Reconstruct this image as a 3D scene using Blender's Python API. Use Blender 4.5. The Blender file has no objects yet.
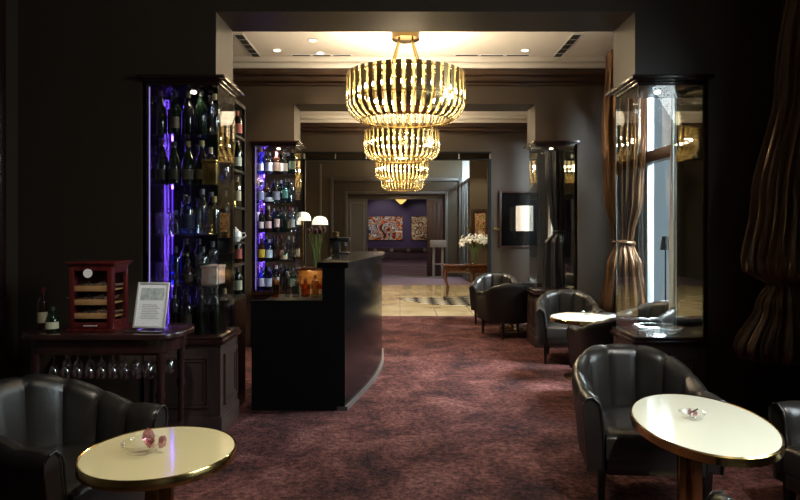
import bpy, bmesh, math, random
from mathutils import Vector, Matrix
random.seed(7)
PI = math.pi
sc = bpy.context.scene
COL = sc.collection
F = 600.0; EYE = 1.4; HX, HY = 400.0, 229.0

def P(px, py, y):
    return Vector(((px-HX)*y/F, y, EYE-(py-HY)*y/F))

# ------------------------------------------------------------------ materials
def lin(c):
    if isinstance(c, str):
        c = [int(c[i:i+2], 16)/255 for i in (0, 2, 4)]
        c = [v/12.92 if v <= .04045 else ((v+.055)/1.055)**2.4 for v in c]
    return (c[0], c[1], c[2], 1)

def mat(name, col, rough=.5, metal=0., spec=.5, noise=None, bump=None, emit=None, coat=0, wave=None):
    m = bpy.data.materials.new(name); m.use_nodes = True
    nt = m.node_tree; b = nt.nodes['Principled BSDF']
    b.inputs['Base Color'].default_value = lin(col)
    b.inputs['Roughness'].default_value = rough
    b.inputs['Metallic'].default_value = metal
    b.inputs['Specular IOR Level'].default_value = spec
    if coat:
        b.inputs['Coat Weight'].default_value = coat
        b.inputs['Coat Roughness'].default_value = .05
    tc = nt.nodes.new('ShaderNodeTexCoord')
    if noise:                       # (scale, other colour[, stretch])
        mp = nt.nodes.new('ShaderNodeMapping')
        if len(noise) > 2: mp.inputs['Scale'].default_value = noise[2]
        n = nt.nodes.new('ShaderNodeTexNoise'); n.inputs['Scale'].default_value = noise[0]; n.inputs['Detail'].default_value = 5
        r = nt.nodes.new('ShaderNodeValToRGB')
        r.color_ramp.elements[0].position = .38; r.color_ramp.elements[1].position = .64
        r.color_ramp.elements[0].color = lin(col); r.color_ramp.elements[1].color = lin(noise[1])
        nt.links.new(tc.outputs['Object'], mp.inputs[0]); nt.links.new(mp.outputs[0], n.inputs[0])
        nt.links.new(n.outputs[0], r.inputs[0]); nt.links.new(r.outputs[0], b.inputs['Base Color'])
    if bump:
        n = nt.nodes.new('ShaderNodeTexNoise'); n.inputs['Scale'].default_value = bump[0]; n.inputs['Detail'].default_value = 4
        bp = nt.nodes.new('ShaderNodeBump'); bp.inputs['Strength'].default_value = bump[1]; bp.inputs['Distance'].default_value = .01
        nt.links.new(tc.outputs['Object'], n.inputs[0])
        nt.links.new(n.outputs[0], bp.inputs['Height']); nt.links.new(bp.outputs[0], b.inputs['Normal'])
    if emit:
        b.inputs['Emission Color'].default_value = lin(emit[0]); b.inputs['Emission Strength'].default_value = emit[1]
    return m

def glassy(name, tint=(1, 1, 1), ior=1.45, base=.0, rough=0.0, sheen=(1, 1, 1)):
    m = bpy.data.materials.new(name); m.use_nodes = True
    nt = m.node_tree; nt.nodes.clear()
    o = nt.nodes.new('ShaderNodeOutputMaterial'); mx = nt.nodes.new('ShaderNodeMixShader')
    t = nt.nodes.new('ShaderNodeBsdfTransparent'); t.inputs[0].default_value = (*tint, 1)
    g = nt.nodes.new('ShaderNodeBsdfGlossy'); g.inputs['Roughness'].default_value = rough; g.inputs['Color'].default_value = (*sheen, 1)
    r0 = ((ior-1)/(ior+1))**2
    lw = nt.nodes.new('ShaderNodeLayerWeight'); lw.inputs['Blend'].default_value = .5      # facing = 1-|cos|, same on both faces
    pw = nt.nodes.new('ShaderNodeMath'); pw.operation = 'POWER'; pw.inputs[1].default_value = 5
    ad = nt.nodes.new('ShaderNodeMath'); ad.operation = 'MULTIPLY_ADD'; ad.inputs[1].default_value = 1-r0; ad.inputs[2].default_value = base+r0; ad.use_clamp = True
    nt.links.new(lw.outputs['Facing'], pw.inputs[0]); nt.links.new(pw.outputs[0], ad.inputs[0]); nt.links.new(ad.outputs[0], mx.inputs[0])
    nt.links.new(t.outputs[0], mx.inputs[1]); nt.links.new(g.outputs[0], mx.inputs[2]); nt.links.new(mx.outputs[0], o.inputs[0])
    return m

def emis(name, col, s):
    m = bpy.data.materials.new(name); m.use_nodes = True
    nt = m.node_tree; nt.nodes.clear()
    o = nt.nodes.new('ShaderNodeOutputMaterial'); e = nt.nodes.new('ShaderNodeEmission')
    e.inputs[0].default_value = lin(col); e.inputs[1].default_value = s
    nt.links.new(e.outputs[0], o.inputs[0])
    return m

M = {}
def rodmat():
    m = bpy.data.materials.new('frosted_amber_rod'); m.use_nodes = True
    nt = m.node_tree; nt.nodes.clear()
    o = nt.nodes.new('ShaderNodeOutputMaterial'); a = nt.nodes.new('ShaderNodeAddShader'); mx = nt.nodes.new('ShaderNodeMixShader')
    t = nt.nodes.new('ShaderNodeBsdfTranslucent'); t.inputs[0].default_value = (.75, .60, .30, 1)
    d = nt.nodes.new('ShaderNodeBsdfGlossy'); d.inputs[0].default_value = (.9, .8, .5, 1); d.inputs['Roughness'].default_value = .25
    tr = nt.nodes.new('ShaderNodeBsdfTransparent'); tr.inputs[0].default_value = (.95, .88, .65, 1)
    mx.inputs[0].default_value = .5; m2 = nt.nodes.new('ShaderNodeMixShader'); m2.inputs[0].default_value = .3
    nt.links.new(t.outputs[0], m2.inputs[1]); nt.links.new(d.outputs[0], m2.inputs[2])
    nt.links.new(m2.outputs[0], mx.inputs[1]); nt.links.new(tr.outputs[0], mx.inputs[2]); nt.links.new(mx.outputs[0], o.inputs[0])
    return m
M['wall'] = mat('taupe_paint', (.052, .037, .024), .42, noise=(60, (.058, .042, .028)))
M['wall_far'] = mat('olive_taupe_paint', (.10, .078, .050), .6, noise=(40, (.11, .088, .057)))
M['purple'] = mat('purple_paint', (.045, .026, .095), .6, noise=(30, (.05, .03, .105)))
M['ceiling'] = mat('cream_plaster', (.70, .65, .58), .7, noise=(8, (.72, .67, .60)))
M['darkwood'] = mat('dark_mahogany', (.016, .007, .006), .25, noise=(6, (.030, .011, .009), (1, 1, .15)), coat=.3)
M['cornwood'] = mat('walnut_cornice', (.026, .014, .008), .35, noise=(5, (.055, .028, .014), (.4, 6, 6)))
M['plinthwood'] = mat('painted_brown_panel', (.055, .036, .030), .3, noise=(7, (.066, .043, .036), (3, 3, .5)), coat=.25)
M['redwood'] = mat('cherry_humidor', (.055, .006, .006), .2, noise=(7, (.085, .011, .009), (4, 4, .5)), coat=.6)
M['honey'] = mat('cedar_tray', (.42, .21, .08), .4, noise=(9, (.52, .28, .12), (1, 6, 6)))
M['tablewood'] = mat('polished_console_wood', (.075, .024, .012), .2, noise=(8, (.12, .04, .018), (3, 3, .6)), coat=.6)
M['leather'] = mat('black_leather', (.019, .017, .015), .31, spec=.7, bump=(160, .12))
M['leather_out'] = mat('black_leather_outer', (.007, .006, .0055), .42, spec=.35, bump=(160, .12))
M['legwood'] = mat('ebonised_leg', (.010, .008, .007), .3)
M['lacquer'] = mat('cream_lacquer', (.82, .72, .42), .10, coat=.5)
M['lacquer_w'] = mat('ivory_lacquer', (.88, .87, .70), .10, coat=.5)
M['brass'] = mat('polished_brass', (.62, .43, .16), .18, 1)
M['brass_dark'] = mat('antique_brass', (.30, .20, .08), .22, 1)
M['strip'] = mat('gilt_strip', (.55, .43, .22), .24, 1)
M['rod'] = rodmat()
M['gloss'] = mat('black_gloss_panel', (.005, .005, .006), .17, spec=.28)
M['matt'] = mat('black_laminate', (.004, .004, .004), .6, spec=.2)
M['chrome'] = mat('chrome', (.75, .75, .77), .12, 1)
M['silver'] = mat('silver_frame', (.80, .78, .76), .28, .45)
M['mirror'] = mat('dark_mirror', (.42, .42, .40), .05, 1)
M['lining'] = mat('smoked_mirror', (.40, .38, .36), .02, 1)
M['gold'] = mat('gold_leaf', (.75, .55, .2), .25, 1)
M['glass'] = glassy('clear_pane', (.975, .985, .98), 1.22, .006)
M['glass_side'] = glassy('reflective_pane', (.96, .97, .97), 1.35, .04)
M['glass_edge'] = glassy('green_glass_edge', (.62, .80, .74), 1.5, .12)
M['shelfglass'] = glassy('shelf_glass', (.85, .9, .9), 1.4, .04)
M['crystal'] = glassy('crystal', (.975, .975, .975), 1.3, .015)
M['wineglass'] = glassy('wine_glass_crystal', (.9, .9, .9), 1.6, .16, .04)
M['pinkcrystal'] = glassy('pink_crystal', (.78, .55, .63), 1.5, .16, .05, (1, .85, .9))
M['greenglass'] = glassy('green_glass', (.25, .4, .3), 1.5, .06)
M['bulb'] = emis('warm_bulb', (1, .88, .66), 60)
M['downlight'] = emis('downlight_glow', (1, .88, .68), 12)
M['led'] = emis('violet_led', (.14, .04, 1.0), 1.1)
M['ledw'] = emis('pale_violet_led', (.50, .36, 1.0), .8)
M['shade'] = mat('white_shade', (.85, .80, .70), .8, emit=((1, .93, .80), .45))
M['dome'] = mat('white_dome_shade', (.9, .88, .8), .6, emit=((1, .93, .75), .9))
M['bowl'] = mat('amber_bowl', (.8, .55, .2), .5, emit=((1, .62, .15), 1.3))
M['white'] = mat('white_paint', (.75, .75, .73), .4)
M['frame_w'] = mat('window_frame_paint', (.42, .47, .50), .4)
M['paper'] = mat('printed_sheet', (.92, .93, .93), .6, noise=(40, (.80, .83, .84), (1, 1, 4)))
M['paper2'] = mat('printed_picture', (.35, .42, .42), .6, noise=(30, (.62, .66, .60)))
M['slot'] = mat('vent_slot', (.02, .018, .015), .8)
M['drape'] = mat('bronze_satin', (.080, .038, .016), .30, .5, noise=(3, (.17, .088, .040), (2, 2, .6)), bump=(14, .7))
M['drape_blue'] = mat('midnight_satin', (.020, .022, .030), .28, .35, noise=(3, (.05, .05, .06), (2, 2, .6)), bump=(14, .7))
M['sheer'] = mat('white_sheer', (.85, .87, .88), .8)
M['petal'] = mat('white_petal', (.88, .88, .82), .6)
M['tulip'] = mat('dark_tulip', (.05, .008, .012), .5)
M['stem'] = mat('green_stem', (.10, .20, .05), .5)
M['black'] = mat('black_plastic', (.008, .008, .008), .3)
M['cigar'] = mat('cigar', (.10, .045, .02), .7)
M['pinktin'] = mat('pink_tin', (.75, .42, .33), .4, noise=(25, (.85, .72, .62)))
M['china'] = mat('white_china', (.85, .84, .78), .2)
M['greystone'] = mat('pale_plinth_stone', (.20, .195, .19), .4)
M['greypanel'] = mat('grey_panel', (.10, .09, .085), .45)
M['doorwood'] = mat('dark_door_wood', (.035, .015, .013), .4, noise=(6, (.05, .022, .018), (3, 3, .4)))
M['lavender'] = mat('lavender_carpet', (.20, .13, .19), .9, noise=(3, (.27, .19, .25), (.3, 3, 1)))
M['steel'] = mat('brushed_lectern', (.30, .28, .28), .4, .4)

def carpet():
    m = bpy.data.materials.new('red_brown_carpet'); m.use_nodes = True
    nt = m.node_tree; b = nt.nodes['Principled BSDF']; b.inputs['Roughness'].default_value = .95
    b.inputs['Specular IOR Level'].default_value = .12
    tc = nt.nodes.new('ShaderNodeTexCoord')
    n1 = nt.nodes.new('ShaderNodeTexNoise'); n1.inputs['Scale'].default_value = 2.4; n1.inputs['Detail'].default_value = 8; n1.inputs['Distortion'].default_value = .48
    n1.inputs['Roughness'].default_value = .72
    n2 = nt.nodes.new('ShaderNodeTexNoise'); n2.inputs['Scale'].default_value = 28; n2.inputs['Detail'].default_value = 4
    w = nt.nodes.new('ShaderNodeTexVoronoi'); w.inputs['Scale'].default_value = 75
    for n in (n1, n2, w): nt.links.new(tc.outputs['Object'], n.inputs['Vector'])
    r = nt.nodes.new('ShaderNodeValToRGB'); e = r.color_ramp.elements
    e[0].position = .36; e[0].color = (.038, .021, .024, 1); e[1].position = .66; e[1].color = (.245, .112, .102, 1)
    k = e.new(.50); k.color = (.125, .050, .046, 1)
    r2 = nt.nodes.new('ShaderNodeValToRGB'); e = r2.color_ramp.elements
    e[0].position = .35; e[0].color = (.50, .50, .52, 1); e[1].position = .62; e[1].color = (1.25, 1.2, 1.2, 1)
    r3 = nt.nodes.new('ShaderNodeValToRGB'); e = r3.color_ramp.elements
    e[0].position = .1; e[0].color = (1.1, 1.1, 1.1, 1); e[1].position = .6; e[1].color = (.72, .72, .72, 1)
    nt.links.new(n1.outputs[0], r.inputs[0]); nt.links.new(n2.outputs[0], r2.inputs[0]); nt.links.new(w.outputs[0], r3.inputs[0])
    m1 = nt.nodes.new('ShaderNodeMixRGB'); m1.blend_type = 'MULTIPLY'; m1.inputs[0].default_value = 1
    m2 = nt.nodes.new('ShaderNodeMixRGB'); m2.blend_type = 'MULTIPLY'; m2.inputs[0].default_value = 1
    nt.links.new(r.outputs[0], m1.inputs[1]); nt.links.new(r2.outputs[0], m1.inputs[2])
    nt.links.new(m1.outputs[0], m2.inputs[1]); nt.links.new(r3.outputs[0], m2.inputs[2])
    nt.links.new(m2.outputs[0], b.inputs['Base Color'])
    bp = nt.nodes.new('ShaderNodeBump'); bp.inputs['Strength'].default_value = .4; bp.inputs['Distance'].default_value = .01
    nt.links.new(w.outputs[0], bp.inputs['Height']); nt.links.new(bp.outputs[0], b.inputs['Normal'])
    return m
M['carpet'] = carpet()

def marble():
    m = bpy.data.materials.new('cream_marble'); m.use_nodes = True
    nt = m.node_tree; b = nt.nodes['Principled BSDF']; b.inputs['Roughness'].default_value = .12
    tc = nt.nodes.new('ShaderNodeTexCoord')
    n = nt.nodes.new('ShaderNodeTexNoise'); n.inputs['Scale'].default_value = 1.6; n.inputs['Detail'].default_value = 7; n.inputs['Distortion'].default_value = 1
    r = nt.nodes.new('ShaderNodeValToRGB'); e = r.color_ramp.elements
    e[0].position = .3; e[0].color = (.44, .33, .17, 1); e[1].position = .7; e[1].color = (.62, .51, .32, 1)
    br = nt.nodes.new('ShaderNodeTexBrick'); br.offset = 0; br.inputs['Scale'].default_value = 1
    br.inputs['Brick Width'].default_value = .6; br.inputs['Row Height'].default_value = .6; br.inputs['Mortar Size'].default_value = .006
    br.inputs['Color1'].default_value = (1, 1, 1, 1); br.inputs['Color2'].default_value = (.9, .88, .84, 1); br.inputs['Mortar'].default_value = (.5, .45, .4, 1)
    mx = nt.nodes.new('ShaderNodeMixRGB'); mx.blend_type = 'MULTIPLY'; mx.inputs[0].default_value = 1
    nt.links.new(tc.outputs['Object'], n.inputs[0]); nt.links.new(tc.outputs['Object'], br.inputs[0])
    nt.links.new(n.outputs[0], r.inputs[0]); nt.links.new(r.outputs[0], mx.inputs[1]); nt.links.new(br.outputs[0], mx.inputs[2])
    nt.links.new(mx.outputs[0], b.inputs['Base Color'])
    return m
M['marble'] = marble()

def inlay():
    m = bpy.data.materials.new('black_white_inlay'); m.use_nodes = True
    nt = m.node_tree; b = nt.nodes['Principled BSDF']; b.inputs['Roughness'].default_value = .12
    tc = nt.nodes.new('ShaderNodeTexCoord'); mp = nt.nodes.new('ShaderNodeMapping'); mp.inputs['Rotation'].default_value = (0, 0, PI/4)
    ck = nt.nodes.new('ShaderNodeTexChecker'); ck.inputs['Scale'].default_value = 4.5
    ck.inputs['Color1'].default_value = (.02, .02, .02, 1); ck.inputs['Color2'].default_value = (.68, .62, .48, 1)
    nt.links.new(tc.outputs['Object'], mp.inputs[0]); nt.links.new(mp.outputs[0], ck.inputs[0]); nt.links.new(ck.outputs[0], b.inputs['Base Color'])
    return m
M['inlay'] = inlay()

def art(name, scale, seed, cols):
    m = bpy.data.materials.new(name); m.use_nodes = True
    nt = m.node_tree; b = nt.nodes['Principled BSDF']; b.inputs['Roughness'].default_value = .5
    tc = nt.nodes.new('ShaderNodeTexCoord'); mp = nt.nodes.new('ShaderNodeMapping'); mp.inputs['Location'].default_value = (seed, seed*2, seed*.7)
    n = nt.nodes.new('ShaderNodeTexNoise'); n.inputs['Scale'].default_value = scale; n.inputs['Detail'].default_value = 3; n.inputs['Distortion'].default_value = 3
    r = nt.nodes.new('ShaderNodeValToRGB'); r.color_ramp.interpolation = 'CONSTANT'
    els = r.color_ramp.elements; els[0].position = 0; els[0].color = lin(cols[0]); els[1].position = .99; els[1].color = lin(cols[-1])
    k = len(cols)
    for i, c in enumerate(cols[1:-1], 1):
        e = els.new(.30+.40*i/k); e.color = lin(c)
    nt.links.new(tc.outputs['Object'], mp.inputs[0]); nt.links.new(mp.outputs[0], n.inputs[0]); nt.links.new(n.outputs[0], r.inputs[0])
    nt.links.new(r.outputs[0], b.inputs['Base Color'])
    return m

# ------------------------------------------------------------------ mesh helpers
def finish(name, bm, m, parent=None, smooth=35, loc=None):
    me = bpy.data.meshes.new(name)
    bmesh.ops.recalc_face_normals(bm, faces=bm.faces[:])
    bm.to_mesh(me); bm.free()
    ms = m if isinstance(m, (list, tuple)) else [m]
    for x in ms: me.materials.append(M[x] if isinstance(x, str) else x)
    if smooth:
        for p in me.polygons: p.use_smooth = True
        me.set_sharp_from_angle(angle=math.radians(smooth))
    o = bpy.data.objects.new(name, me); COL.objects.link(o)
    if parent is not None: o.parent = parent
    if loc is not None: o.location = loc
    return o

def inst(name, me, parent=None, loc=(0, 0, 0), rot=(0, 0, 0), sc_=(1, 1, 1)):
    o = bpy.data.objects.new(name, me); COL.objects.link(o); o.parent = parent
    o.location = loc; o.rotation_euler = rot; o.scale = sc_
    return o

def box(bm, x0, x1, y0, y1, z0, z1, bevel=0, mi=0, mtx=None):
    r = bmesh.ops.create_cube(bm, size=1)
    vs = r['verts']
    for v in vs:
        v.co = Vector(((x0+x1)/2+v.co.x*(x1-x0), (y0+y1)/2+v.co.y*(y1-y0), (z0+z1)/2+v.co.z*(z1-z0)))
    fs = set(f for v in vs for f in v.link_faces)
    for f in fs: f.material_index = mi
    if bevel:
        es = list(set(e for v in vs for e in v.link_edges))
        rr = bmesh.ops.bevel(bm, geom=es, offset=bevel, segments=2, profile=.5, affect='EDGES')
        vs = rr['verts']
        for f in rr['faces']: f.material_index = mi
    if mtx is not None:
        allv = set(vs)
        for v in allv: v.co = mtx @ v.co
    return vs

def lathe(bm, prof, n=24, c=(0, 0, 0), mi=0, sx=1, sy=1, a0=0, a1=2*PI):
    full = abs(a1-a0-2*PI) < 1e-6
    k = n if full else n+1
    rings = []
    for r, z in prof:
        if r < 1e-6:
            rings.append([bm.verts.new((c[0], c[1], c[2]+z))]*k)
        else:
            rings.append([bm.verts.new((c[0]+r*sx*math.cos(a0+(a1-a0)*i/n), c[1]+r*sy*math.sin(a0+(a1-a0)*i/n), c[2]+z)) for i in range(k)])
    for a, b in zip(rings[:-1], rings[1:]):
        for i in range(n):
            j = (i+1) % k
            vs = [a[i], a[j], b[j], b[i]]
            u = []
            for v in vs:
                if v not in u: u.append(v)
            if len(u) >= 3:
                try: f = bm.faces.new(u); f.material_index = mi
                except ValueError: pass
    return rings

def cyl(bm, r, z0, z1, n=20, c=(0, 0), r2=None, mi=0):
    r2 = r if r2 is None else r2
    lathe(bm, [(0, z0), (r, z0), (r2, z1), (0, z1)], n, (c[0], c[1], 0), mi)

def tube(bm, pts, r, n=8, mi=0, closed=False):
    pts = [Vector(p) for p in pts]; rings = []
    m = len(pts)
    rr = r if isinstance(r, (list, tuple)) else [r]*m
    for i, p in enumerate(pts):
        a = pts[(i-1) % m] if (i > 0 or closed) else p
        b = pts[(i+1) % m] if (i < m-1 or closed) else p
        t = (b-a).normalized()
        up = Vector((0, 0, 1)) if abs(t.z) < .95 else Vector((1, 0, 0))
        s = t.cross(up).normalized(); u = s.cross(t).normalized()
        rings.append([bm.verts.new(p+(s*math.cos(2*PI*k/n)+u*math.sin(2*PI*k/n))*rr[i]) for k in range(n)])
    prs = list(zip(rings[:-1], rings[1:])) + ([(rings[-1], rings[0])] if closed else [])
    for a, b in prs:
        for k in range(n):
            f = bm.faces.new((a[k], a[(k+1) % n], b[(k+1) % n], b[k])); f.material_index = mi
    if not closed:
        for q in (rings[0], rings[-1]):
            f = bm.faces.new(q); f.material_index = mi

def prism(bm, poly, z0, z1, bevel=0, mi=0):
    lo = [bm.verts.new((x, y, z0)) for x, y in poly]; hi = [bm.verts.new((x, y, z1)) for x, y in poly]
    n = len(poly); fs = [bm.faces.new(lo[::-1]), bm.faces.new(hi)]
    for i in range(n): fs.append(bm.faces.new((lo[i], lo[(i+1) % n], hi[(i+1) % n], hi[i])))
    for f in fs: f.material_index = mi
    if bevel:
        es = [e for e in fs[1].edges]
        bmesh.ops.bevel(bm, geom=es, offset=bevel, segments=2, profile=.5, affect='EDGES')

def B(name, m, parent, *boxes, bevel=0, smooth=35):
    bm = bmesh.new()
    for b in boxes: box(bm, *b[:6], bevel=bevel, mi=b[6] if len(b) > 6 else 0)
    return finish(name, bm, m, parent, smooth)

def tag(o, label, cat, group=None, kind=None):
    o['label'] = label
    if cat: o['category'] = cat
    if group: o['group'] = group
    if kind: o['kind'] = kind
    return o

def T(name, label, cat, loc=(0, 0, 0), rot=0, group=None):
    o = bpy.data.objects.new(name, None); COL.objects.link(o); o.empty_display_size = .1
    o.location = loc; o.rotation_euler = (0, 0, rot) if not isinstance(rot, tuple) else rot
    return tag(o, label, cat, group)

def S(name, m, label, *boxes, bevel=0, parent=None):
    o = B(name, m, parent, *boxes, bevel=bevel)
    if parent is None: o['kind'] = 'structure'; o['label'] = label; o['category'] = label_cat(name)
    return o

def label_cat(name):
    return name.split('.')[0].split('_')[0]

def SE(name, label):
    o = bpy.data.objects.new(name, None); COL.objects.link(o); o['kind'] = 'structure'; o['label'] = label; o['category'] = label_cat(name)
    return o

# ------------------------------------------------------------------ setting
XL, XR = -2.6, 2.6
CE = 3.40
PY = [(4.085, 4.50), (7.10, 7.55)]
OX0, OX1, OH = -1.253, 1.60, 2.88
S('floor', 'carpet', 'dark red-brown mottled carpet running through the bar lounge', (XL-.1, XR+.1, -1.5, 9.66, -.1, 0))
S('floor', 'marble', 'polished cream marble lobby floor beyond the carpet', (-4.2, 4.2, 9.66, 15.0, -.1, 0))
S('floor', 'lavender', 'muted purple carpet in the far lobby and gallery room', (-4.2, 4.2, 15.0, 30, -.1, 0))
S('floor', 'greystone', 'pale threshold strip under the far portal', (-1.2, 1.2, 17.3, 17.62, 0, .012))
S('floor', 'greystone', 'pale stone strip across the purple floor near the far bench', (-1.6, 1.6, 22.6, 23.2, 0, .012))
# black and white inlay in the marble
bm = bmesh.new()
prism(bm, [(-.15, 12.1), (.55, 11.15), (1.55, 10.75), (2.6, 10.75), (2.6, 12.5), (.9, 12.4)], .0, .004)
o = finish('floor', bm, 'inlay'); o['kind'] = 'structure'; o['label'] = 'black and white chequered inlay in the marble floor'; o['category'] = 'floor'

S('wall_left', 'wall', 'dark taupe left wall of the lounge', (XL-.12, XL, -1.5, 10.7, 0, CE))
S('wall_back', 'wall', 'dark taupe wall behind the camera', (XL-.1, XR+.1, -1.6, -1.5, 0, CE))
# right wall with window openings
WIN = [(.5, 2.5), (4.80, 6.45), (8.55, 9.9)]
WZ0, WZ1 = .50, 2.98
bxs = []; y = -1.5
for a, b in WIN:
    bxs.append((XR, XR+.11, y, a, 0, CE)); bxs.append((XR, XR+.11, a, b, 0, WZ0)); bxs.append((XR, XR+.11, a, b, WZ1, CE)); y = b
bxs.append((XR, XR+.11, y, 10.7, 0, CE))
S('wall_right', 'wall', 'dark taupe right wall with tall windows', *bxs)
S('trim_1', 'darkwood', 'dark vertical panel moulding on the left wall', (XL, XL+.03, 3.55, 3.60, .4, 3.0), (XL, XL+.03, 3.86, 3.92, .1, 3.2), bevel=.008)
# ceilings
bxs = [(XL-.1, XR+.1, -1.6, 10.8, CE, CE+.1), (-4.3, 4.3, 10.8, 17.7, CE, CE+.1)]
S('ceiling', 'ceiling', 'cream plaster ceiling', *bxs)
# piers + headers
for i, (a, b) in enumerate(PY):
    w = 'near' if i == 0 else 'second'
    bm = bmesh.new()
    box(bm, OX0, OX1, a, b, OH, CE)                       # header over the opening
    for (x0, x1) in ((XL, OX0-.0), (OX1, XR)):
        box(bm, x0, x1, a, b, 2.44, CE)                   # above the glass cabinets
    box(bm, XL, -1.76, a, b, 0, 2.44); box(bm, 2.10, XR, a, b, 0, 2.44)
    o = finish('wall_'+w, bm, 'wall', smooth=0); o['kind'] = 'structure'; o['category'] = 'wall'
    o['label'] = 'dark taupe cross wall and header of the %s opening' % w
# wall 3: entrance to the lobby
S('wall_far', 'wall', 'dark taupe header wall before the marble lobby', (-4.2, 4.2, 10.7, 10.95, 2.76, CE), (1.62, 4.2, 10.7, 10.95, 0, 2.76), (-4.2, -1.72, 10.7, 10.95, 0, 2.76))
# cornices: pale plaster step then dark wood band, on every cross wall facing us
for k, (yy, x0, x1) in enumerate([(7.10, XL, XR), (10.70, XL, XR)]):
    S('trim_%d' % (2+2*k), 'ceiling', 'pale plaster cornice under the ceiling on cross wall %s' % ('two', 'three')[k], (x0, x1, yy-.16, yy-.001, CE-.06, CE), (x0, x1, yy-.10, yy-.001, CE-.12, CE-.06), bevel=.01)
    S('trim_%d' % (3+2*k), 'cornwood', 'dark walnut cornice band on cross wall %s' % ('two', 'three')[k], (x0, x1, yy-.09, yy-.001, 3.20, CE-.12), (x0, x1, yy-.06, yy-.001, 3.13, 3.20), (x0, x1, yy-.03, yy-.001, 3.09, 3.13), bevel=.012)
for s, x in ((0, XL), (1, XR)):
    for (y0, y1) in ((4.5, 7.1), (7.55, 10.7)):
        d = 1 if s == 0 else -1
        S('trim_7', 'ceiling', 'pale plaster cornice along the %s wall of the %s bay' % (('left', 'right')[s], 'chandelier' if y0 < 5 else 'second'), (min(x, x+d*.14), max(x, x+d*.14), y0, y1-.16, CE-.1, CE), bevel=.01)
# transom bar of mirrored glass and jambs of the lobby entrance
t = SE('trim_8', 'dark metal transom with mirrored panels over the lobby entrance')
B('transom_frame', 'matt', t, (-1.72, 1.62, 10.66, 10.72, 2.62, 2.645), (-1.72, 1.62, 10.66, 10.72, 2.75, 2.775), (-1.72, -1.69, 10.66, 10.72, 0, 2.62), (1.56, 1.62, 10.66, 10.72, 0, 2.62))
for k in range(6):
    x0 = -1.70+k*.55
    B('mirror_panel', 'mirror', t, (x0+.01, x0+.54, 10.69, 10.70, 2.646, 2.749))
# lobby shell
S('wall_left', 'wall_far', 'olive lobby wall on the left', (-4.3, -4.2, 10.95, 17.6, 0, CE))
S('wall_right', 'wall_far', 'olive lobby wall carrying a small picture', (1.83, 4.2, 15.7, 15.85, 0, CE), (4.2, 4.3, 10.95, 15.85, 0, CE))
yP = 17.6
S('wall_far', 'wall_far', 'olive wall around the far portal', (-4.2, -2.05, yP, yP+.3, 0, CE), (-2.05, 1.82, yP, yP+.3, 2.90, CE))
S('wall_far', 'white', 'added pale wall that brightens the view through the side window', (1.83, 2.6, yP, yP+.3, 0, CE), (2.5, 2.6, 15.86, yP, 0, CE))  # pale wall added behind the panes to make the side window look bright
t = SE('door_1', 'grey moulded portal to the purple gallery room')
B('outer_architrave', 'greypanel', t, (-2.05, -1.95, yP-.10, yP+.3, 0, 2.9), (1.72, 1.82, yP-.10, yP+.3, 0, 2.9), (-1.95, 1.72, yP-.10, yP+.3, 2.80, 2.9), bevel=.015)
B('reveal_panel', 'wall', t, (-1.95, -1.62, yP, yP+.3, 0, 2.8), (1.40, 1.72, yP, yP+.3, 0, 2.8), (-1.62, 1.40, yP, yP+.3, 2.50, 2.8))
B('inner_architrave', 'greypanel', t, (-1.62, -1.54, yP-.06, yP+.3, 0, 2.50), (1.32, 1.40, yP-.06, yP+.3, 0, 2.5), (-1.54, 1.32, yP-.06, yP+.3, 2.42, 2.5), bevel=.012)
B('door_header', 'wall', t, (-1.54, 1.32, yP+.1, yP+.3, 2.28, 2.42))
B('pilaster', 'greypanel', t, (-1.54, -.97, yP+.05, yP+.25, 0, 2.28))
B('pilaster_panel', 'greystone', t, (-1.46, -1.44, yP+.03, yP+.05, .2, 2.18), (-1.07, -1.05, yP+.03, yP+.05, .2, 2.18), (-1.44, -1.07, yP+.03, yP+.05, 2.16, 2.18), (-1.44, -1.07, yP+.03, yP+.05, .2, .22), bevel=.004)
B('door_leaf', 'doorwood', t, (.79, 1.32, yP+.05, yP+.12, 0, 2.28), *[(.84+.12*k, .92+.12*k, yP+.035, yP+.05, .15, 2.15) for k in range(4)], bevel=.008)
S('trim_9', 'greystone', 'narrow vertical strip, coloured pale as a lit edge, on the lobby wall left of the portal', (-2.36, -2.30, yP-.04, yP, 1.0, 3.3), bevel=.008)  # pale colour stands in for light catching an edge
# glazed side light next to the portal
t = SE('window_4', 'tall glazed side window beside the portal catching daylight')
B('window_frame', 'greypanel', t, (1.80, 1.86, 15.86, 15.93, 0, 2.75), (1.80, 1.86, 17.45, 17.59, 0, 2.75), (1.80, 1.86, 15.93, 17.45, 2.68, 2.75), (1.80, 1.86, 15.93, 17.45, 0, .1), (1.80, 1.86, 16.66, 16.7, .1, 2.68))
B('pane', 'glass', t, (1.825, 1.835, 15.93, 16.66, .1, 2.68), (1.825, 1.835, 16.7, 17.45, .1, 2.68))
# purple room
yB = 29.5
S('wall_far', 'purple', 'deep purple gallery wall at the far end', (-4.3, 4.3, yB, yB+.1, 0, 4.0))
S('wall_left', 'purple', 'purple gallery room wall on the left', (-4.3, -4.2, 17.9, yB, 0, 4.0))
S('wall_right', 'purple', 'purple gallery room wall on the right', (4.2, 4.3, 17.9, yB, 0, 4.0))
S('ceiling', 'ceiling', 'pale ceiling of the purple gallery room', (-4.3, 4.3, 17.9, yB+.1, 3.6, 3.7))
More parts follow.
